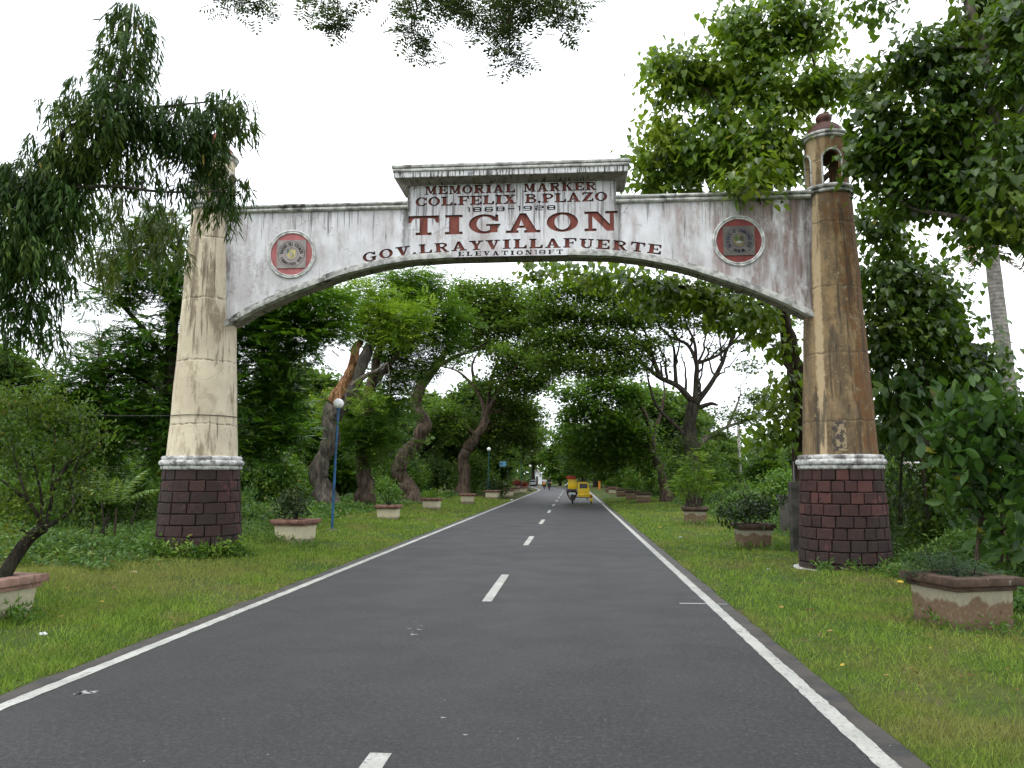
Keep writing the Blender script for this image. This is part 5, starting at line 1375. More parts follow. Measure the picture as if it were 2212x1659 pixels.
for cx, cy, r0, n0 in ((-6.9, 8.05, .65, 150), (4.15, 9.25, .75, 36), (5.03, 14.5, .9, 110), (-6.7, 18.2, .8, 110), (4.4, 19.1, .7, 80), (4.3, 28, .6, 50), (-6.25, 8.6, .3, 60)):
    a = rng.uniform(0, 6.28, n0); q_ = r0 * rng.random(n0) ** .4; x = cx + q_ * np.cos(a); y = cy + q_ * np.sin(a) * .6; P = np.repeat(np.stack([x, y, height(x, y) + rng.uniform(0, .16, n0)], 1), 5, 0) + rng.normal(0, .03, (n0 * 5, 3))
    lv.add(P, rng.normal(size=(n0 * 5, 3)) + [0, 0, .5], rng.normal(size=(n0 * 5, 3)) + [0, 0, 1], .09 * rng.uniform(.6, 1.4, n0 * 5), .022, rng.random(n0 * 5))
lv.build("weeds", M_BUSH, kind='stuff')

# ------------------------------------------------------------------ planters


def planter_mats(nm, body, stain, rim, hgt):
    b = NB(nm + "_body", .85, .25); co = b.coord(); q = b.xyz(co); n1 = b.noise(b.sc(co, (1, 1, .35)), 5, 5, .6); n2 = b.noise(co, 22, 4)
    c = b.mix(b.rng(n2, .3, .7), body, tuple(v * .82 for v in body))
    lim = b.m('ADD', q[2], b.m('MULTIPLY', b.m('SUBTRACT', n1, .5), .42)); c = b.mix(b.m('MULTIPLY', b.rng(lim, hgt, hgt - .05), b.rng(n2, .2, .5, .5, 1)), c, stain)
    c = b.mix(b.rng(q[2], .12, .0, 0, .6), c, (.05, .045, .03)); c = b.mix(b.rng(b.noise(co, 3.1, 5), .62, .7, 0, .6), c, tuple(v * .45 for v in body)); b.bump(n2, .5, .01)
    mb_ = b.done(c)
    b = NB(nm + "_rim", .85, .25); co = b.coord(); n1 = b.noise(co, 6, 5, .65)
    c = b.mix(b.rng(n1, .35, .65), rim, tuple(v * .55 for v in rim)); c = b.mix(b.rng(b.noise(co, 14, 5), .62, .7, 0, .6), c, (.32, .30, .27)); b.bump(n1, .7, .015)
    return mb_, b.done(c)


PM_L = planter_mats("cream_planter", (.60, .54, .38), (.44, .37, .24), (.25, .135, .10), .10)
PM_R = planter_mats("stained_planter", (.36, .325, .235), (.165, .108, .066), (.10, .065, .048), .33)
PM_N = planter_mats("near_cream_planter", (.50, .46, .32), (.42, .37, .25), (.36, .215, .17), .06)
M_SOIL = plain("planter_soil", (.035, .026, .018), .95)


def planter(x, y, z, rz, label, mats, s=1.0, group=None, hz=.58, taper=.03, seed=0, chip=True):
    r_ = random.Random(seed); t = thing("planter", label, "planter", (x, y, z), rz, group)
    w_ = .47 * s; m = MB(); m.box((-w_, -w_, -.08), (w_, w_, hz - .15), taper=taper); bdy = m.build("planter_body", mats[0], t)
    for nm, o_, i_, z0, z1 in (("rim_step", .035, .1, hz - .148, hz - .092), ("rim_slab", .085, .12, hz - .09, hz)):
        a = w_ + o_; i = w_ - i_
        for kx, (p, q) in enumerate((((-a, -a), (a, -i)), ((-a, i), (a, a)), ((-a, -i + .003), (-i, i - .003)), ((i, -i + .003), (a, i - .003)))):
            d = r_.uniform(-.006, .006); m = MB(); m.box((p[0], p[1], z0 + d * .3), (q[0], q[1], z1 + d), bev=.012); m.build(nm, mats[1], t, smooth=True)
    m = MB(); m.add([(-w_ + .08, -w_ + .08, hz - .05), (w_ - .08, -w_ + .08, hz - .05), (w_ - .08, w_ - .08, hz - .04), (-w_ + .08, w_ - .08, hz - .06)], [(0, 1, 2, 3)]); m.build("soil", M_SOIL, t)
    return t


planter(4.44, 9.66, .02, radians(17), "large stained planter with brown-blotched walls beside the right pillar, nearest on the right", PM_R, .77, None, .57, .015)
planter(-6.74, 8.58, .10, radians(-9), "cream planter with pink rim at the left edge, cut by the frame", PM_N, .92, None, .48, .05)
planter(-6.70, 18.85, .16, radians(-9), "weathered cream planter with brown rim between the left pillar and the blue lamp post", PM_L, .77, None, .53, .03)
planter(-6.95, 29.6, .14, radians(2), "clean cream planter with a red rim and small bush, first beyond the blue lamp post", PM_L, .79, None, .52)
planter(-6.85, 38.2, .18, radians(-3), "plain cream planter with red rim beside the leaning tree trunk, second beyond the lamp post", PM_L, .80, None, .52)
planter(-6.25, 46.8, .2, radians(1), "cream planter with brown rim near the forked rain tree, third beyond the lamp", PM_L, .80, None, .52)
for x, y, lb in ((-5.85, 57.5, "cream planter with a dark hole in its side below the second lamp post"), (-5.15, 62.5, "cream planter just past the second lamp post, with the holed one before it"), (-5.35, 72, "brown far planter, fourth from the end of the left row"), (-5.0, 78, "last pale planter of the left row before the red-leaved shrub")):
    planter(x, y, .2, rng.uniform(-.1, .1), lb, PM_L, .95, None, .55)
planter(4.33, 19.75, .03, radians(6), "brown-stained planter with dark glossy bush, just left of the right pillar", PM_R, .74, None, .56)
planter(4.33, 28.9, .08, radians(-6), "buff planter holding the tall bright green bush on the right verge", PM_R, .84, None, .56)
for x, y, lb in ((4.38, 50, "low buff planter with empty top, right verge, in front of the slanting tree"), (4.2, 57, "brown-rimmed planter with dark spiky bush, right verge, next behind the empty one"), (4.0, 66, "planter holding the pale forked stump on the right verge"), (3.75, 74, "small light-topped planter far along the right verge"), (3.8, 84, "farthest small planter at the end of the right row")):
    planter(x, y, .18, rng.uniform(-.15, .15), lb, PM_R if y != 74 else PM_L, .95, None, .55)


def plant(name, label, base, stems, blobs, tm, mat, dens, m_, mode, size, wid, sig, bark, cat="plant", singles=0, zmin=.05):
    T = Tree(name, label, base, bark, cat)
    for s_ in stems: T.limb(s_[0], s_[1], s_[2], 6, name="stem", px=False, seg=4)
    lv = Leaves(tm); fill(lv, blobs, dens, m_, mode, size, wid, sig, .5, zmin)
    if singles:
        P, A, N, L, W, t = lv.arrays(); idx = rng.choice(len(P), min(singles, len(P) // 2), replace=False); lv.build_single("leaf", mat, T.root, T.base, idx, leaf_meshes(tm, mat)); keep = np.ones(len(P), bool); keep[idx] = False
        lv.build("foliage", mat, T.root, T.base, sel=keep)
    else: lv.build("foliage", mat, T.root, T.base)
    return T


def bl(*q): return [(np.array(a, float), np.array(r, float), 1) for a, r in q]


# bright bush, dark bush, small bushes, trailing herb
plant("potted_bush", "tall bright yellow-green bush with upright sprays growing in a buff planter", (4.33, 28.9, .58), [([(4.33 + .05 * k, 28.9, .5), (4.33 + .2 * k, 28.9 + .1 * k, 1.1), (4.33 + .34 * k, 28.9, 1.9)], .03, .01) for k in (-2, -1, 0, 1, 2)],
      bl(((4.3, 28.9, 1.3), (.75, .7, .4)), ((3.85, 28.8, 1.5), (.42, .4, .4)), ((4.75, 28.9, 1.5), (.42, .4, .4)), ((4.3, 28.8, 1.85), (.45, .4, .35)), ((4.1, 28.9, 2.2), (.2, .2, .3)), ((4.55, 28.9, 2.3), (.2, .2, .4)), ((4.45, 28.9, 2.0), (.3, .3, .3))), SPRIG4, M_BRIGHT, 34, 7, 'sprig', .22, .2, .14, M_BARK_BROWN)
plant("potted_bush", "dense dark glossy bush spilling out of the stained planter by the right pillar", (4.33, 19.75, .55), [([(4.3, 19.75, .5), (4.2 + .25 * k, 19.7, .75), (4.1 + .4 * k, 19.7, 1.0)], .025, .008) for k in (-1, 0, 1)],
      bl(((4.1, 19.6, .85), (.6, .5, .28)), ((3.75, 19.6, .72), (.35, .4, .22)), ((4.5, 19.7, .95), (.45, .45, .25)), ((4.2, 19.7, 1.12), (.35, .35, .16)), ((4.85, 19.9, 1.1), (.35, .3, .16))), OVAL, M_DARKBUSH, 70, 9, 'rand', .11, .045, .1, M_BARK_DARK)
plant("potted_bush", "dark brown bush crouching in the planter beside the blue lamp post", (-6.7, 18.85, .66), [([(-6.7, 18.85, .6), (-6.7 + .1 * k, 18.8, .9), (-6.7 + .25 * k, 18.8, 1.15)], .025, .008) for k in (-1, 0, 1)],
      bl(((-6.95, 18.8, .95), (.33, .4, .25)), ((-6.65, 18.8, 1.0), (.35, .4, .3)), ((-6.8, 18.8, 1.22), (.28, .3, .12))), DIAM, M_DARKBUSH, 120, 14, 'rand', .075, .04, .08, M_BARK_DARK)
plant("potted_bush", "small round dark green bush in the first cream planter beyond the lamp post", (-6.95, 29.6, .64), [([(-6.95, 29.6, .6), (-6.95 + .12 * k, 29.6, .9), (-6.95 + .25 * k, 29.6, 1.3)], .025, .008) for k in (-2, -1, 0, 1, 2)],
      bl(((-7.0, 29.6, 1.25), (.5, .45, .28)), ((-6.75, 29.6, 1.1), (.35, .4, .22)), ((-7.05, 29.6, 1.5), (.3, .3, .18))), DIAM, M_BUSH, 60, 14, 'rand', .10, .055, .1, M_BARK_DARK)
plant("potted_fern", "low light green leafy tuft on the second cream planter beyond the lamp post", (-6.85, 38.2, .66), [([(-6.85, 38.2, .6), (-6.8, 38.2, .9)], .02, .01)], bl(((-6.85, 38.2, .82), (.5, .4, .18))), LANCE, M_BRIGHT, 60, 10, 'up', .22, .06, .1, M_BARK_DARK)
plant("potted_bush", "dark leafy bush with upright shoots in the second far planter of the right verge", (4.2, 57, .7), [([(4.2, 57, .6), (4.2, 57, 1.4)], .03, .01)], bl(((4.2, 57, 1.3), (.7, .6, .5)), ((4.0, 57, 1.8), (.4, .3, .5))), DIAM, M_BUSH, 30, 14, 'up', .2, .1, .15, M_BARK_DARK)
plant("potted_bush", "dark shrub behind the holed planter at the second lamp post", (-5.9, 59.5, .4), [([(-5.9, 59.5, .2), (-5.9, 59.5, 1.2)], .03, .01)], bl(((-5.9, 59.5, 1.1), (.9, .7, .55)), ((-5.3, 59.8, .8), (.5, .4, .4))), DIAM, M_DARKBUSH, 22, 16, 'rand', .2, .12, .15, M_BARK_DARK)
plant("potted_herb", "dusty green trailing herb filling the large stained planter on the right", (4.40, 9.63, .52), [([(4.4 + .2 * k, 9.7, .5), (4.4 + .25 * k, 9.7, .7), (4.4 + .3 * k, 9.75, .9)], .008, .004) for k in (-1, 0, 1)],
      bl(((4.3, 9.6, .60), (.38, .38, .12)), ((4.65, 9.75, .58), (.35, .35, .1)), ((4.15, 9.75, .68), (.3, .3, .14)), ((4.45, 9.8, .72), (.3, .3, .2)), ((4.85, 9.75, .58), (.22, .25, .08))), SPRIG4, leaf_mat("dusty_herb_leaf", (.03, .06, .03), (.07, .12, .055), None, .7, .2), 150, 7, 'sprig', .085, .075, .05, M_BARK_DARK)
plant("red_leaved_shrub", "dark red-leaved shrub at the end of the left planter row", (-5.6, 84, .2), [([(-5.6, 84, .1), (-5.6, 84, .9)], .03, .01)], bl(((-5.7, 84, .8), (.9, .6, .5)), ((-5.2, 84, .6), (.5, .4, .3))), DIAM, leaf_mat("red_leaf", (.06, .008, .008), (.20, .03, .02), None, .5, .2), 18, 14, 'up', .24, .12, .15, M_BARK_DARK, "shrub")

# bent little tree rising from the left planter
T = Tree("bent_ornamental_tree", "small bent many-stemmed tree with dark trunk growing out of the left edge planter", (-6.95, 8.75, .52), M_BARK_DARK)
dz = 8.9
T.limb([(2, 1252, 8.7), (25, 1215, 8.8), (62, 1165, 8.9), (95, 1140, dz)], .085, .06, 10, name="trunk", lump=.15)
for q in ([(90, 1143, dz), (80, 1110, dz), (60, 1080, 8.8), (40, 1020, 8.7), (25, 960, 8.7)], [(92, 1142, dz), (92, 1100, dz), (85, 1050, dz), (70, 980, 9), (60, 900, 9)], [(95, 1140, dz), (110, 1090, 9), (112, 1040, 9.1), (120, 960, 9.1), (118, 880, 9.1)], [(97, 1140, dz), (135, 1118, 9), (158, 1090, 9), (155, 1040, 9.1), (170, 990, 9.1), (185, 940, 9.2)], [(60, 1080, 8.8), (20, 1050, 8.7), (-20, 1020, 8.6)], [(112, 1060, 9), (150, 1000, 9.1), (190, 980, 9.2), (230, 930, 9.3)]):
    T.limb(q, .03, .006, 7)
B = blobs_px([(20, 930, 8.8, 55, 60, .4), (90, 900, 9, 55, 40, .4), (150, 905, 9.1, 40, 36, .35, .8), (45, 1010, 8.9, 60, 40, .4), (115, 985, 9.1, 60, 36, .4), (175, 965, 9.2, 40, 40, .35, .8), (15, 1085, 8.7, 50, 36, .35), (70, 1065, 8.9, 40, 26, .3, .6), (150, 1060, 9.1, 52, 30, .35, .8), (195, 1030, 9.2, 30, 36, .3, .8), (55, 862, 9, 40, 22, .3, .6), (120, 858, 9.1, 24, 18, .25, .5), (190, 905, 9.2, 20, 26, .25, .5), (30, 1150, 8.6, 45, 22, .3, .5), (165, 1105, 9.1, 30, 18, .25, .5), (5, 870, 8.8, 30, 30, .3, .7)])
T.twigs(B, .010, 1, 6); T.finish_twigs()
M_ORN = leaf_mat("ornamental_leaf", (.022, .055, .008), (.095, .165, .018), (.28, .16, .03), .5, .32, .05)
T.crown(DIAM, M_ORN, B, 125, 16, 'up', .066, .030, .075, .75)
B = blobs_px([(25, 850, 8.9, 36, 26, .25), (100, 835, 9, 26, 26, .2), (185, 870, 9.1, 22, 26, .2), (215, 960, 9.2, 22, 40, .2), (218, 1060, 9.2, 24, 26, .2), (180, 1120, 9.1, 26, 18, .2), (135, 1110, 9, 20, 16, .2), (60, 1120, 8.8, 26, 16, .2), (5, 1140, 8.6, 24, 20, .2)])
T.crown(DIAM, M_ORN, B, 70, 15, 'up', .066, .030, .08, .7, name="outer_sprays")

# broad-leaved shrub at the right edge
T = Tree("broad_leaved_shrub", "big-leaved shrub with hand-sized leaves crowding the right edge above the stained planter", (7.6, 12.2, .05), M_BARK_BROWN)
for q in ([(2160, 1215, 12), (2165, 1100, 12), (2150, 1000, 11.8), (2110, 920, 11.6)], [(2180, 1215, 12), (2185, 1080, 12), (2200, 960, 11.8), (2200, 890, 11.7)], [(2110, 1210, 12.2), (2120, 1080, 12.2), (2090, 1000, 12), (2060, 960, 11.8)]): T.limb(q, .04, .012, 8, name="stem")
B = blobs_px([(2110, 900, 11.7, 55, 32, .4), (2180, 900, 11.6, 45, 35, .4), (2080, 950, 11.7, 50, 36, .4), (2150, 960, 11.6, 60, 42, .4), (2200, 990, 11.5, 40, 45, .4), (2090, 1010, 11.8, 45, 35, .4, .9), (2150, 1040, 11.7, 45, 35, .4, .9), (2110, 1075, 12, 40, 30, .3, .7), (2195, 1070, 11.6, 30, 40, .3), (2060, 905, 12, 30, 20, .3, .8), (2200, 1150, 11.4, 30, 45, .3), (2130, 1120, 12.1, 45, 34, .3, .7), (2060, 1090, 12.4, 30, 40, .3, .5), (2180, 1190, 12, 40, 25, .3, .6)])
T.twigs(B, .02, 1, 3); T.finish_twigs()
T.crown(OVAL, M_BIG, B, 34, 8, 'up', .25, .13, .15, .55, name="foliage", singles=260)
T.crown(OVAL, M_BIG, B[:4] + B[5:7], 10, 6, 'heart', .26, .14, .15, .55, name="foliage")
T = Tree("broad_leaved_shrub", "sprays of large leaves reaching past the right pillar at base-ring height", (6.9, 17.0, .05), M_BARK_BROWN)
T.limb([(2005, 1120, 17), (1990, 1000, 16.8), (1960, 900, 16.6), (1935, 860, 16.5)], .04, .012, 8, name="stem")
B = blobs_px([(1935, 850, 16.5, 40, 30, .4), (1965, 900, 16.6, 40, 35, .4), (1925, 930, 16.6, 30, 30, .3, .8), (1980, 840, 16.6, 35, 25, .4)])
T.crown(OVAL, M_BIG, B, 24, 8, 'heart', .34, .17, .2, .55, name="foliage", singles=60)
# fine weeping shrub behind the right pillar
T = Tree("weeping_shrub", "fine-leaved weeping shrub forming a dark curtain right behind the right pillar", (6.75, 17.4, .05), M_BARK_DARK)
T.limb([(1945, 1135, 17.4), (1945, 1050, 17.4), (1950, 960, 17.4)], .05, .02, 8, name="stem")
B = blobs_px([(1935, 950, 17.4, 40, 45, .5), (1945, 1010, 17.2, 55, 45, .6), (1940, 1070, 17.1, 55, 45, .6), (1975, 1080, 17.2, 40, 40, .5), (1930, 1120, 17, 40, 30, .5), (1985, 1010, 17.4, 30, 40, .5)])
T.crown(LANCE, M_DARKBUSH, B, 42, 14, 'hang', .12, .016, .16, .6, name="foliage")

# young palm and cut stems left
M_YPALM = leaf_mat("young_palm_leaf", (.07, .13, .035), (.17, .26, .07), None, .35, .35)
FRY = frond_mesh("young_frond", 3.0, .75, 20, .8, M_YPALM, .10)
yp = gpx(255, 16.6, .2)
yr = thing("young_palm", "young palm with pale feathered leaves standing in the grass left of the left pillar", "palm tree", tuple(yp)); yr["world_built"] = tuple(yp)
m = MB(); m.tube([yp, yp + np.array((.02, 0, .5)), yp + np.array((.03, 0, .85))], [.035, .025, .015], 6); m.build("trunk", M_BARK_BROWN, yr)
for k, (ry, rz_) in enumerate(((-1.15, .3), (-.9, 1.9), (-1.0, 3.0), (-.7, 4.1), (-.9, 5.2), (-.5, 2.5), (-1.25, 3.6), (-.6, .0))):
    f = bpy.data.objects.new("frond", FRY[0]); COL.objects.link(f); f["kind"] = "stuff"; f.parent = yr; f.location = (.03, 0, .8); f.rotation_euler = (0, ry, rz_); f.scale = (.42,) * 3
for k, (pxx, Y, h, l) in enumerate(((228, 17.2, .75, .15), (236, 17.3, .9, -.12), (218, 17.4, .6, .3), (285, 17.8, 1.0, .25), (206, 17.0, .5, .05), (243, 17.1, .45, -.05))):
    q = gpx(pxx, Y, .22); t = thing("cut_stem", "bare cut stem standing in the grass between the bent tree and left pillar", "stem", tuple(q), 0, "cut stems by the young palm"); t["world_built"] = tuple(q)
    m = MB(); m.tube([q - np.array((0, 0, .1)), q + np.array((l * .4, 0, h * .5)), q + np.array((l, 0, h))], [.03, .022, .018], 6); m.build("stem", M_BARK_DARK, t)
st = gpx(1364, 66, .7); t = thing("forked_stump", "pale forked dead stump standing in a far planter on the right verge", "stump", tuple(st)); t["world_built"] = tuple(st)
m = MB(); m.tube([st, st + np.array((.05, 0, .4)), st + np.array((.02, 0, .7))], [.16, .12, .1], 8); m.tube([st + np.array((.02, 0, .62)), st + np.array((-.25, 0, .85)), st + np.array((-.4, 0, 1.05))], [.08, .05, .03], 6); m.tube([st + np.array((.02, 0, .62)), st + np.array((.25, 0, .85)), st + np.array((.3, 0, 1.0))], [.08, .05, .03], 6); m.build("stump_wood", plain("bleached_wood", (.40, .32, .24)), t)

# ------------------------------------------------------------------ lamp posts
M_BLUE = plain("blue_pole_paint", (.018, .095, .22), .5, .4, .25, 6)
M_GREEN = plain("green_pole_paint", (.015, .075, .075), .5, .4, .2)
b = NB("globe_plastic", .25, .5); b.p.inputs["Subsurface Weight"].default_value = .2
M_GLOBE = b.done((.78, .78, .76))
M_BASEC = plain("lamp_base_concrete", (.10, .085, .075), .9)
for x, y, z, h, lean, pm, lb in ((-6.96, 22.6, .12, 3.56, .10, M_BLUE, "tall blue lamp post with white globe standing on a concrete lump left of the road"), (-6.35, 59, .2, 3.42, .06, M_GREEN, "blue-green globe lamp post beside the holed planter, second along the left verge"), (-5.1, 78, .2, 3.2, .0, M_GREEN, "thin green lamp post whose globe is lost in leaves, third on the left verge"), (-4.95, 92, .2, 2.6, -.03, M_GREEN, "farthest green globe lamp post at the road bend on the left")):
    t = thing("street_lamp", lb, "lamp post", (x, y, z))
    m = MB(); m.tube([(0, 0, 0), (lean * .25, 0, h * .32), (lean * .5, 0, h * .62)], .038, 10); m.tube([(lean * .5, 0, h * .6), (lean, 0, h)], .031, 10); m.tube([(lean, 0, h - .01), (lean, 0, h + .03)], .06, 10); m.build("pole", pm, t, smooth=True)
    if y != 78:
        m = MB(); m.lathe([(.152 * cos(a), .152 * sin(a)) for a in np.linspace(-1.35, pi / 2, 14)], (lean, 0, h + .165), 24); m.build("globe", M_GLOBE, t, smooth=True)
        m = MB(); m.lathe([(.07, 0), (.075, .015), (.06, .03), (.04, .035)], (lean, 0, h + .01), 16); m.build("globe_collar", pm, t, smooth=True)
    bm = bmesh.new(); bmesh.ops.create_icosphere(bm, subdivisions=2, radius=1)
    for v in bm.verts: v.co = Vector((v.co.x * .27 + rng.normal(0, .01), v.co.y * .2 + rng.normal(0, .01), v.co.z * .11))
    m = MB(); m.bm(bm); m.build("concrete_base", M_BASEC, t)

# cables
m = MB()
p0 = at(-60, 862, 14.55); p1 = at(380, 897, 14.8)
M_CABLE = plain("black_cable", (.02, .02, .02), .6)
z_ = float(p1[2]); rr = float(np.interp(z_, [2.08, 4.7], [.672, .545])) + .004
pts = [p0 + (np.array((-7.9, 14.9, z_)) - p0) * t + np.array((0, 0, -.12 * sin(pi * t))) for t in np.linspace(0, 1, 9)] + [np.array((-7.42 + rr * 1.02 * cos(a), YP + rr * 1.02 * sin(a), z_ - .0)) for a in np.linspace(pi * 1.22, pi * 2.05, 14)]
m.tube(pts, .008, 5); tag(m.build("cable", M_CABLE), "thin black cable running from the left and tied round the cream pillar", "cable")
m = MB(); a = at(-40, 755, 17); c_ = at(330, 850, 30)
m.tube([a + (c_ - a) * t - np.array((0, 0, .2 * sin(pi * t))) for t in np.linspace(0, 1, 12)], .007, 5); tag(m.build("cable", M_CABLE), "thin dark overhead wire sloping across the sky gap at the far left", "cable")
m = MB(); a = at(1590, 930, 45); c_ = at(1740, 968, 42)
m.tube([a, (a + c_) / 2 - np.array((0, 0, .1)), c_], .02, 5); tag(m.build("cable", M_CABLE), "far overhead wire crossing behind the right-hand tree limbs", "cable")

# ------------------------------------------------------------------ wall, post, poles, hut
b = NB("old_block_wall", .95, .15); co = b.coord(); n1 = b.noise(co, 3, 6, .65)
c = b.mix(b.rng(n1, .35, .65), (.045, .043, .036), (.11, .10, .088)); b.bump(n1, .5, .02); M_OLD = b.done(c)
t = thing("block_wall", "low grey block wall overgrown with weeds behind the dark potted bush", "wall", (8.2, 24.5, .1)); t["world_built"] = (8.2, 24.5, .1)
m = MB(); m.box((6.2, 24.4, .0), (9.6, 24.6, 1.10)); m.build("wall_face", M_OLD, t)
m = MB(); m.box((6.15, 24.36, 1.102), (9.65, 24.64, 1.16)); m.build("wall_cap", M_OLD, t)
for px_, Y, h, w_, lb in ((1714, 18.6, 1.6, .12, "mossy concrete gate post with a rusty rod on top beside the right pillar"),):
    q = gpx(px_, Y, .0); t = thing("concrete_post", lb, "post", tuple(q)); m = MB(); m.box((-w_, -w_, -.1), (w_, w_, h), bev=.02); m.build("post_shaft", M_OLD, t)
    m = MB(); m.tube([(0, 0, h - .1), (0, 0, h + .45)], .012, 6); m.build("rod", plain("galvanised_rod", (.3, .3, .3), .5), t)
q = gpx(1731.5, 17.0, .0); t = thing("marker_board", "narrow red and white marker board edge peeking out left of the right pillar", "sign", tuple(q)); m = MB(); m.box((-.03, -.01, .0), (.03, .01, 1.15)); m.build("board", plain("marker_red", (.45, .05, .03)), t)
m = MB(); m.box((-.031, -.013, 1.153), (.031, .013, 1.45)); m.build("white_band", plain("marker_white", (.75, .75, .73)), t)
for px_, Y, top, lb in ((1597, 52, 905, "thin grey background pole with rough top, left of two"), (1652, 48, 985, "thin pale concrete background pole nearer the right pillar")):
    q = gpx(px_, Y, .2); h = at(px_, top, Y)[2] - .2; t = thing("utility_pole", lb, "pole", tuple(q)); m = MB(); m.tube([(0, 0, 0), (.03, 0, h)], [.13, .09], 8); m.build("pole", plain("pole_concrete", (.42, .40, .36)), t); m = MB(); m.box((-.35, -.04, h - .35), (.35, .04, h - .27)); m.build("crossarm", M_OLD, t)
t = thing("roadside_hut", "small hut with pale tin roof glimpsed through leaves at the right edge", "hut", (15.2, 29, .2)); t["world_built"] = (15.2, 29, .2)
hx = at(2085, 1060, 29)[0]; m = MB(); m.box((hx - 1.6, 28, .1), (hx + 1.8, 31, 1.45)); m.build("hut_wall", plain("hut_wall_paint", (.34, .15, .11)), t)
b = NB("tin_roof", .5, .4); co = b.coord(); wv = b.m('SINE', b.m('MULTIPLY', b.xyz(co)[0], 60.0)); c = b.mix(b.rng(b.noise(co, 2, 4), .4, .65), (.55, .58, .62), (.33, .25, .2)); b.bump(wv, .5, .03); M_TIN = b.done(c)
m = MB(); m.add([(hx - 1.9, 27.6, 1.42), (hx + 2.1, 27.6, 1.42), (hx + 2.1, 29.5, 2.25), (hx - 1.9, 29.5, 2.25), (hx + 2.1, 31.4, 1.42), (hx - 1.9, 31.4, 1.42)], [(0, 1, 2, 3), (3, 2, 4, 5)]); m.build("tin_roof", M_TIN, t)
m = MB(); m.box((hx - .9, 27.98, .1), (hx - .3, 27.997, 1.2)); m.build("door", plain("hut_door", (.05, .04, .035)), t)
m = MB(); m.box((hx - 1.2, 26.8, .75), (hx + 1.2, 27.3, .80)); m.box((hx - 1.1, 27.0, .1), (hx - 1.0, 27.1, .745)); m.box((hx + 1.0, 27.0, .1), (hx + 1.1, 27.1, .745)); tag(m.build("bench", plain("weathered_plank", (.38, .38, .36))), "weathered grey bench in front of the tin-roofed hut", "bench")
# white house far ahead at the bend
hq = at(1160, 1040, 165); t = thing("white_gabled_house", "small white gabled house front shining beyond the road bend", "house", (hq[0], 165, .2)); t.scale = (.55, 1, .85); m = MB()
m.add([(-1.6, 0, 0), (1.6, 0, 0), (1.6, 0, 2.2), (0, 0, 3.6), (-1.6, 0, 2.2), (-1.6, 4, 0), (1.6, 4, 0), (1.6, 4, 2.2), (0, 4, 3.6), (-1.6, 4, 2.2)], [(0, 1, 2, 3, 4), (9, 8, 7, 6, 5), (1, 6, 7, 2), (5, 0, 4, 9)]); m.build("house_wall", plain("house_white", (.75, .76, .78)), t)
m = MB(); m.box((-.4, -.03, .0), (.4, -.004, 1.9)); m.build("door", plain("house_door", (.08, .07, .07)), t); m = MB(); m.add([(-1.9, -.3, 2.0), (0, -.3, 3.72), (0, 4.3, 3.72), (-1.9, 4.3, 2.0), (1.9, -.3, 2.0), (1.9, 4.3, 2.0)], [(0, 1, 2, 3), (1, 4, 5, 2)]); m.build("roof", M_TIN, t)

# orange roadside post, blue sign
q = gpx(1294, 100, .15); t = thing("marker_post", "short orange roadside post on the right verge beyond the tricycle", "post", tuple(q)); m = MB(); m.box((-.14, -.1, 0), (.14, .1, .95), bev=.03); m.build("post_body", plain("orange_paint", (.55, .20, .03)), t); m = MB(); m.box((-.17, -.12, .953), (.17, .12, 1.03), bev=.02); m.build("post_cap", plain("dark_orange_paint", (.4, .12, .03)), t)
q = gpx(1090, 62, .2); zc = at(1083, 1002, 62)[2] - .2; t = thing("bracket_sign", "small pale blue sign board hanging out from a thin post by the second lamp", "sign", tuple(q))
m = MB(); m.tube([(.25, .1, 0), (.25, .1, zc + .35)], .025, 6); m.tube([(.25, .1, zc + .24), (-.3, 0, zc + .24)], .015, 5); m.build("sign_post", plain("sign_post_grey", (.06, .06, .06)), t)
m = MB(); m.box((-.38, -.015, zc - .2), (.12, .015, zc + .2)); m.build("sign_board", plain("sign_blue", (.16, .38, .55)), t); m = MB(); m.add([(-.24 + .07 * cos(a_), -.018, zc + .09 * sin(a_)) for a_ in np.linspace(0, 2 * pi, 10, endpoint=False)], [tuple(range(10))]); m.build("sign_emblem", plain("sign_dark_blue", (.03, .08, .18)), t)

# ------------------------------------------------------------------ people


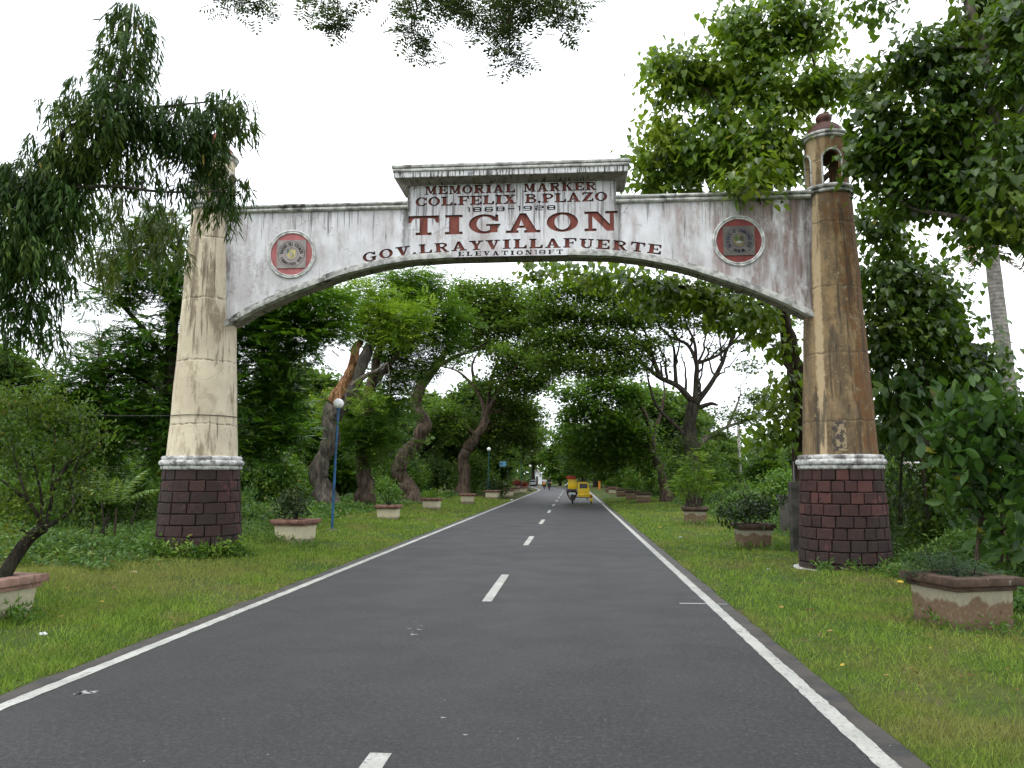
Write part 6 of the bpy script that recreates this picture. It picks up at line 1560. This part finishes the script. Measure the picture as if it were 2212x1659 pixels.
def person(label, loc, joints, cols, rz=0.0, group=None, helmet=None):
    """joints: pelvis, chest, neck, head, then (shoulder, elbow, hand) x2 and (hip, knee, ankle, toe) x2"""
    t = thing("person", label, "person", loc, rz, group); J = joints; V = []; E = []; R_ = []

    def node(p, r, par=None):
        V.append(p); R_.append(r)
        if par is not None: E.append((par, len(V) - 1))
        return len(V) - 1
    pel = node(J['pelvis'], .13); bel = node(tuple((np.array(J['pelvis']) + np.array(J['chest'])) / 2), .125, pel); ch = node(J['chest'], .15, bel); ne = node(J['neck'], .055, ch); hb = node(tuple(np.array(J['neck']) * .45 + np.array(J['head']) * .55), .085, ne); node(J['head'], .095, hb)
    for s in ('l', 'r'):
        a = node(J['sh' + s], .065, ch); e = node(J['el' + s], .045, a); h = node(J['ha' + s], .033, e); node(tuple(np.array(J['ha' + s]) + np.array((0, .08, -.01))), .03, h)
        a = node(J['hi' + s], .09, pel); k = node(J['kn' + s], .06, a); an = node(J['an' + s], .042, k); node(J['to' + s], .035, an)
    me = bpy.data.meshes.new("body"); me.from_pydata(V, E, []); o = link("body", me, cols, t)
    sk = o.modifiers.new("skin", 'SKIN'); lay = me.skin_vertices[0].data
    for i, r in enumerate(R_): lay[i].radius = (r, r)
    lay[0].use_root = True; ss = o.modifiers.new("subdivision", 'SUBSURF'); ss.levels = 1; ss.render_levels = 1
    hd = np.array(J['head'])
    if helmet:
        m = MB(); m.lathe([(.13 * cos(a), .14 * sin(a)) for a in np.linspace(-.35, pi / 2, 8)], hd + np.array((0, 0, .03)), 14); m.build("helmet", helmet, t, smooth=True)
    return t


M_SKIN = plain("skin", (.25, .13, .08)); M_WSHIRT = plain("white_shirt", (.72, .73, .75)); M_DSHIRT = plain("dark_shirt", (.025, .028, .035)); M_HAIR = plain("dark_hair", (.012, .01, .009)); M_PANTS = plain("maroon_trousers", (.07, .03, .03)); M_JEANS = plain("dark_jeans", (.03, .035, .05))
b = NB("rider_clothes_white", .85, .15); q = b.xyz(b.coord())
M_CL1 = b.done(b.mix(b.m('GREATER_THAN', q[2], .80), b.mix(b.m('GREATER_THAN', q[2], .12), (.03, .02, .02), (.085, .035, .035)), b.mix(b.m('GREATER_THAN', q[2], 1.34), (.72, .73, .75), (.22, .12, .08))))
b = NB("rider_clothes_dark", .85, .15); q = b.xyz(b.coord())
M_CL2 = b.done(b.mix(b.m('GREATER_THAN', q[2], .80), (.03, .033, .045), b.mix(b.m('GREATER_THAN', q[2], 1.34), (.028, .03, .038), (.22, .12, .08))))
M_TYRE = plain("tyre_rubber", (.015, .015, .016), .85); M_DKMETAL = plain("dark_metal", (.03, .028, .03), .4, .5); M_YEL = plain("yellow_body_paint", (.88, .60, .010), .4, .5, .10, 3); M_REDP = plain("red_canopy", (.42, .045, .03), .6); M_CHROME = plain("dull_chrome", (.4, .4, .4), .3, .5, metal=.8); M_MUD = plain("rubber_mudguard", (.05, .032, .03), .8); M_PLATE = plain("pale_plate", (.45, .55, .52), .6); M_GLASS = plain("dark_rear_window", (.02, .022, .02), .12, .6); M_ORANGE = plain("orange_fairing", (.65, .22, .02), .4)


def wheel(t, c, r, name="wheel", w_=.05):
    o = thing(name, None, None, (0, 0, 0)); o.parent = t; o.location = c; bpy.data.objects.remove(o)
    m = MB(); n = 26; k = 8; vs = []
    for i in range(n):
        a = 2 * pi * i / n
        for j in range(k): b_ = 2 * pi * j / k; R_ = r - .05 + .05 * cos(b_); vs.append((c[0] + w_ * sin(b_), c[1] + R_ * cos(a), c[2] + R_ * sin(a)))
    m.add(vs, [(i * k + j, i * k + (j + 1) % k, ((i + 1) % n) * k + (j + 1) % k, ((i + 1) % n) * k + j) for i in range(n) for j in range(k)]); ty = m.build(name, M_TYRE, t, smooth=True)
    m = MB(); m.tube([(c[0] - .04, c[1], c[2]), (c[0] + .04, c[1], c[2])], .035, 8)
    for i in range(10): a = 2 * pi * i / 10; m.tube([(c[0], c[1] + .03 * cos(a), c[2] + .03 * sin(a)), (c[0], c[1] + (r - .09) * cos(a + .2), c[2] + (r - .09) * sin(a + .2))], .005, 4)
    rim = []
    for i in range(n + 1): a = 2 * pi * i / n; rim.append((c[0], c[1] + (r - .085) * cos(a), c[2] + (r - .085) * sin(a)))
    m.tube(rim, .012, 5, cap=False); m.build("rim", M_CHROME, ty)


def motorcycle(t, bodycol, front=False):
    """wheels along y, rear at y=0; forward +y (front=True: facing the viewer)"""
    s = -1 if front else 1
    wheel(t, (0, 0, .29), .29); wheel(t, (0, 1.24 * s, .29), .29, w_=.04)
    m = MB()
    for x in (-.09, .09): m.tube([(x, 0, .30), (x, .45 * s, .38), (x, .8 * s, .42)], .022, 6); m.tube([(x, 1.24 * s, .30), (x, 1.05 * s, .78), (x, 1.0 * s, .98)], .022, 6); m.tube([(x, .02, .32), (x, .15 * s, .68)], .024, 6)
    m.tube([(0, .3 * s, .62), (0, .75 * s, .66), (0, 1.0 * s, .9)], .03, 8); m.build("frame", M_DKMETAL, t, smooth=True)
    m = MB(); m.box((-.11, min(.38 * s, .8 * s), .26), (.11, max(.38 * s, .8 * s), .56), bev=.04); m.build("engine", M_DKMETAL, t, smooth=True)
    m = MB(); m.box((-.13, min(.55 * s, .98 * s), .68), (.13, max(.55 * s, .98 * s), .86), bev=.06); m.build("tank", bodycol, t, smooth=True)
    m = MB(); m.box((-.13, min(-.12 * s, .58 * s), .70), (.13, max(-.12 * s, .58 * s), .79), bev=.04); m.build("saddle", M_DKMETAL, t, smooth=True)
    m = MB(); m.tube([(-.34, .93 * s, 1.02), (-.15, 1.0 * s, 1.0), (.15, 1.0 * s, 1.0), (.34, .93 * s, 1.02)], .014, 6); m.build("handlebar", M_CHROME, t)
    m = MB(); m.lathe([(0, .06), (.06, .05), (.085, 0), (.06, -.05), (0, -.06)], (0, 1.1 * s, .88), 12); m.build("headlight", M_PLATE, t, smooth=True)
    m = MB(); m.box((-.08, min(-.36 * s, .1 * s), .50), (.08, max(-.36 * s, .1 * s), .60), bev=.03); m.build("rear_fender", bodycol, t, smooth=True)


# yellow motor tricycle
TX = float(at(1236.6, 1086, 51.5)[0]); TY = 51.5
t = thing("motor_tricycle", "yellow motor tricycle with red-topped rain shield and roofed sidecar driving away in the right lane", "tricycle", (TX, TY, 0))
motorcycle(t, M_DKMETAL)
m = MB(); m.box((-.14, -.32, .20), (.17, -.29, .56), bev=.01); m.build("mudguard", M_MUD, t)
m = MB(); m.box((-.13, -.335, .54), (.11, -.325, .72), bev=.004); m.build("number_plate", M_PLATE, t)
m = MB(); m.box((-.40, -.25, .74), (.28, .22, .92), bev=.07); m.build("pillion_box", M_DKMETAL, t, smooth=True)
m = MB(); m.box((-.27, .10, .93), (.30, .14, 1.575), bev=.02); m.build("backrest_panel", M_YEL, t, smooth=True)
m = MB(); m.box((-.39, -.02, 1.58), (.25, 1.15, 1.70), bev=.05); m.box((-.34, .05, 1.69), (.18, 1.1, 1.77), bev=.03); m.build("rain_canopy", M_REDP, t, smooth=True)
m = MB()
for x in (-.36, .22): m.tube([(x, .14, .9), (x, .16, 1.6)], .014, 6); m.tube([(x, 1.1, 1.0), (x, 1.1, 1.6)], .014, 6)
m.build("canopy_frame", M_DKMETAL, t)
m = MB()  # sidecar body: back with window opening
bx0, bx1, z0, z1 = .345, 1.12, .42, 1.40
def rearpanel(m, y, th, slot=0):
    o = [(bx0, z0), (bx1, z0), (bx1 - .02, .95), (bx1 - .12, z1), (bx0 + .02, z1)]; h = [(.47, .97), (.96, .97), (.98, 1.0), (.96, 1.24), (.93, 1.27), (.50, 1.27), (.47, 1.24)]
    v, f, of = cdt([o, h]); tr = [tuple(q) for q, s in zip(f, of) if 0 in s and 1 not in s]; m.add([(q[0], y, q[1]) for q in v], tr, slot); m.add([(q[0], y + th, q[1]) for q in v], [q[::-1] for q in tr], slot)
    for a, b_ in bound(tr): m.add([(v[a][0], y, v[a][1]), (v[b_][0], y, v[b_][1]), (v[b_][0], y + th, v[b_][1]), (v[a][0], y + th, v[a][1])], [(3, 2, 1, 0)], slot)
rearpanel(m, -.12, .04); m.box((bx0 + .002, -.078, z0), (bx1 - .004, 1.05, z0 + .05)); m.box((bx0 + .001, -.078, z0 + .052), (bx0 + .03, .3, z1)); m.box((bx1 - .05, -.078, z0 + .052), (bx1 - .02, .95, .92)); m.box((bx0 + .03, 1.0, z0 + .052), (bx1 - .05, 1.04, .95))
side = m.build("sidecar_body", M_YEL, t)
m = MB(); m.box((bx0 + .01, -.165, .52), (bx1 - .01, -.123, .60), bev=.01); m.build("rear_bumper", M_YEL, t, smooth=True)
m = MB(); m.box((.70, -.075, .98), (.75, .95, 1.0)); m.box((.45, .98, .97), (1.0, .99, 1.26)); m.build("windscreen", M_GLASS, t)
m = MB(); m.box((bx0 - .01, -.17, 1.402), (bx1 - .09, 1.1, 1.45), bev=.02); m.build("sidecar_roof", M_DKMETAL, t, smooth=True)
m = MB()
for y in (-.12, .9): m.tube([(bx0 + .05, y, 1.45), (bx0 + .05, y, 1.56), (bx1 - .15, y, 1.56), (bx1 - .15, y, 1.45)], .016, 6)
for k in range(7): x = bx0 + .06 + k * .09; m.tube([(x, -.12, 1.5), (x, .9, 1.5)], .012, 5)
m.tube([(bx0 + .05, -.12, 1.51), (bx1 - .15, -.12, 1.51)], .014, 5); m.build("roof_rack", M_DKMETAL, t)
m = MB(); m.box((bx0 - .2, -.05, .37), (bx1 + .12, -.01, .42)); m.box((bx0 - .2, .8, .37), (bx1 + .12, .84, .42)); m.tube([(.95, .05, .2), (.95, .05, .4)], .03, 6); m.build("chassis", M_DKMETAL, t)
wheel(t, (1.215, .35, .25), .25)
m = MB(); pts = [(1.215, .35 + .32 * cos(a), .27 + .32 * sin(a)) for a in np.linspace(.1, pi + .5, 10)]
for a, b_ in zip(pts[:-1], pts[1:]): m.add([(1.13, a[1], a[2]), (1.30, a[1], a[2]), (1.30, b_[1], b_[2]), (1.13, b_[1], b_[2])], [(0, 1, 2, 3)])
m.add([(1.13, p_[1], p_[2]) for p_ in pts], [tuple(range(10))]); m.add([(1.30, p_[1], p_[2]) for p_ in pts], [tuple(range(10))]); m.build("wheel_fender", M_YEL, t)
m = MB(); m.box((1.15, .0, .42), (1.28, .02, .52)); m.build("tail_light", M_REDP, t)


def seated(lean=0., wide=.2, s=1):
    return dict(pelvis=(0, .30 * s, .86), chest=(0, (.40 + lean) * s, 1.18), neck=(0, (.43 + lean) * s, 1.37), head=(0, (.46 + lean) * s, 1.52), shl=(-.17, (.42 + lean) * s, 1.28), shr=(.17, (.42 + lean) * s, 1.28), ell=(-.32, (.58 + lean) * s, 1.10), elr=(.32, (.58 + lean) * s, 1.10), hal=(-.32, .88 * s, 1.05), har=(.32, .88 * s, 1.05),
                hil=(-.10, .33 * s, .84), hir=(.10, .33 * s, .84), knl=(-wide, .72 * s, .68), knr=(wide, .72 * s, .68), anl=(-.17, .55 * s, .33), anr=(.17, .55 * s, .33), tol=(-.17, .72 * s, .28), tor=(.17, .72 * s, .28))


J = seated(.05, .33); J['ell'] = (-.44, .5, 1.12); J['shl'] = (-.25, .44, 1.30); J['chest'] = (-.08, .42, 1.18); J['neck'] = (-.12, .45, 1.36); J['head'] = (-.14, .47, 1.46); J['pelvis'] = (-.06, .32, .86)
person("tricycle driver in white shirt and maroon trousers sitting behind the yellow shield", (TX - .02, TY + .02, 0), J, M_CL1)
for px_, Y, mat, cl_, hm, bc, lb, lp in ((1175, 112, M_CL1, M_CL1, None, M_ORANGE, "orange-fronted motorcycle coming round the bend, left of the pair", "motorcyclist in white shirt coming towards the viewer, left of the pair"), (1186, 106, M_CL2, M_CL2, M_DKMETAL, M_DKMETAL, "dark motorcycle with orange side light, right of the oncoming pair", "motorcyclist in dark top and helmet, right of the oncoming pair")):
    q = gpx(px_, Y, 0); q[1] += 1.2; t = thing("motorcycle", lb, "motorcycle", tuple(q)); motorcycle(t, bc, True)
    m = MB(); m.box((-.14, -1.33, .62), (.14, -1.24, 1.0), bev=.03); m.build("front_fairing", bc, t, smooth=True)
    if bc is M_DKMETAL: m = MB(); m.box((.2, -1.0, .86), (.36, -.9, 1.0), bev=.02); m.build("side_light", M_ORANGE, t)
    person(lp, tuple(q), seated(.0, .2, -1), cl_, helmet=hm or M_HAIR)
q = gpx(1150, 150, 0); t = thing("parked_jeep", "grey parked vehicle half hidden at the road bend", "jeep", (q[0], 150, .0)); t.scale = (.7, .7, .7); m = MB(); m.box((-.8, 0, .35), (.8, 3.4, 1.0), bev=.12); m.box((-.72, .8, .98), (.72, 3.2, 1.65), bev=.12); m.build("vehicle_body", plain("grey_paint", (.32, .33, .35), .4, .5), t, smooth=True)
m = MB(); m.box((-.6, .77, 1.1), (.6, .81, 1.5), bev=.01); m.build("windscreen", M_GLASS, t)
for x in (-.72, .72):
    for y in (.6, 2.8): m = MB(); m.tube([(x - .1, y, .33), (x + .1, y, .33)], .33, 16); m.build("wheel", M_TYRE, t)

# ------------------------------------------------------------------ litter


def litter(px, py, size, mat, label, cat="litter", name="litter_scrap", z=.03, n=2, flat=.45):
    r = _F + _R * (px - 1106) / CAM_F - _U * (py - 829.5) / CAM_F; k = (z - EYE[2]) / r[2]; p = EYE + r * k; p[2] = float(height(p[0], p[1])) if abs(p[0] + 1.2) > 3.3 else 0
    bm = bmesh.new(); bmesh.ops.create_icosphere(bm, subdivisions=n, radius=1)
    for v in bm.verts: f = 1 + .45 * sin(v.co.x * 5 + px) * cos(v.co.y * 6 + py); v.co = Vector((v.co.x * size * f, v.co.y * size * .7 * f, abs(v.co.z) * size * flat * f + rng.normal(0, size * .06)))
    m = MB(); m.bm(bm); o = m.build(name, mat); o.location = p; tag(o, label, cat); return o


M_WP = plain("white_plastic", (.7, .72, .72), .5); M_BP = plain("pale_blue_plastic", (.35, .5, .55), .5); M_LEAFR = plain("dark_red_leaf_heap", (.10, .015, .02), .8); M_YP = plain("yellow_wrapper", (.7, .5, .06), .5); M_STRAW = plain("dry_husk", (.35, .27, .16), .9); M_GLASSY = plain("crumpled_clear_plastic", (.42, .46, .44), .35)
litter(92, 1377, .05, M_WP, "crumpled white wrapper on the grass at the lower left"); litter(612, 1175, .07, M_WP, "white plastic scrap in front of the lamp-side planter"); litter(671, 1180, .05, M_WP, "small white scrap on the grass right of the lamp-side planter")
litter(742, 1112, .16, M_GLASSY, "crumpled clear plastic bag in the weeds right of the blue lamp post", flat=.8); litter(768, 1125, .09, M_GLASSY, "torn plastic piece beside the crumpled clear bag"); litter(858, 1124, .05, M_WP, "white speck of litter by the first cream planter"); litter(1105, 1079, .12, M_WP, "white scrap on the verge near the second lamp post")
litter(1470, 1158, .06, M_BP, "pale blue plastic scrap on the right verge"); litter(1426, 1140, .06, M_YP, "yellow-green fallen scrap on the right verge"); litter(1660, 1227, .035, M_BP, "tiny pale blue scrap left of the right pillar"); litter(1750, 1316, .07, M_LEAFR, "dark red dried leaf clump on the right grass", "leaf", "dried_leaf", flat=.3)
litter(285, 1252, .09, M_STRAW, "pale split husk lying on the left grass", "husk", "coconut_husk", flat=.3); litter(1962, 1257, .035, M_YP, "yellow wrapper tucked under the rim of the large stained planter", z=.42).location = (3.93, 10.05, .44); litter(385, 1212, .06, plain("brown_clod", (.16, .11, .07)), "brown clod of earth in the grass by the left pillar", "clod", "earth_clod")
# fallen leaves
lv = Leaves(OVAL)
for n, x0, x1, y0, y1 in ((110, -8.4, -4.6, 8, 24), (150, 2.4, 7.5, 6.5, 26)):
    x, y = scatter(n, x0, x1, y0, y1, 1.5); n = len(x); A = rng.normal(size=(n, 3)) * [1, 1, .1]
    lv.add(np.stack([x, y, height(x, y) + .045], 1), A, np.array([0, 0, 1.]) + rng.normal(0, .25, (n, 3)), rng.uniform(.035, .085, n), rng.uniform(.02, .045, n), rng.random(n))
lv.build("fallen_leaves", leaf_mat("fallen_leaf", (.13, .06, .025), (.34, .21, .07), (.5, .36, .05), .8, .1, .15), kind='stuff')
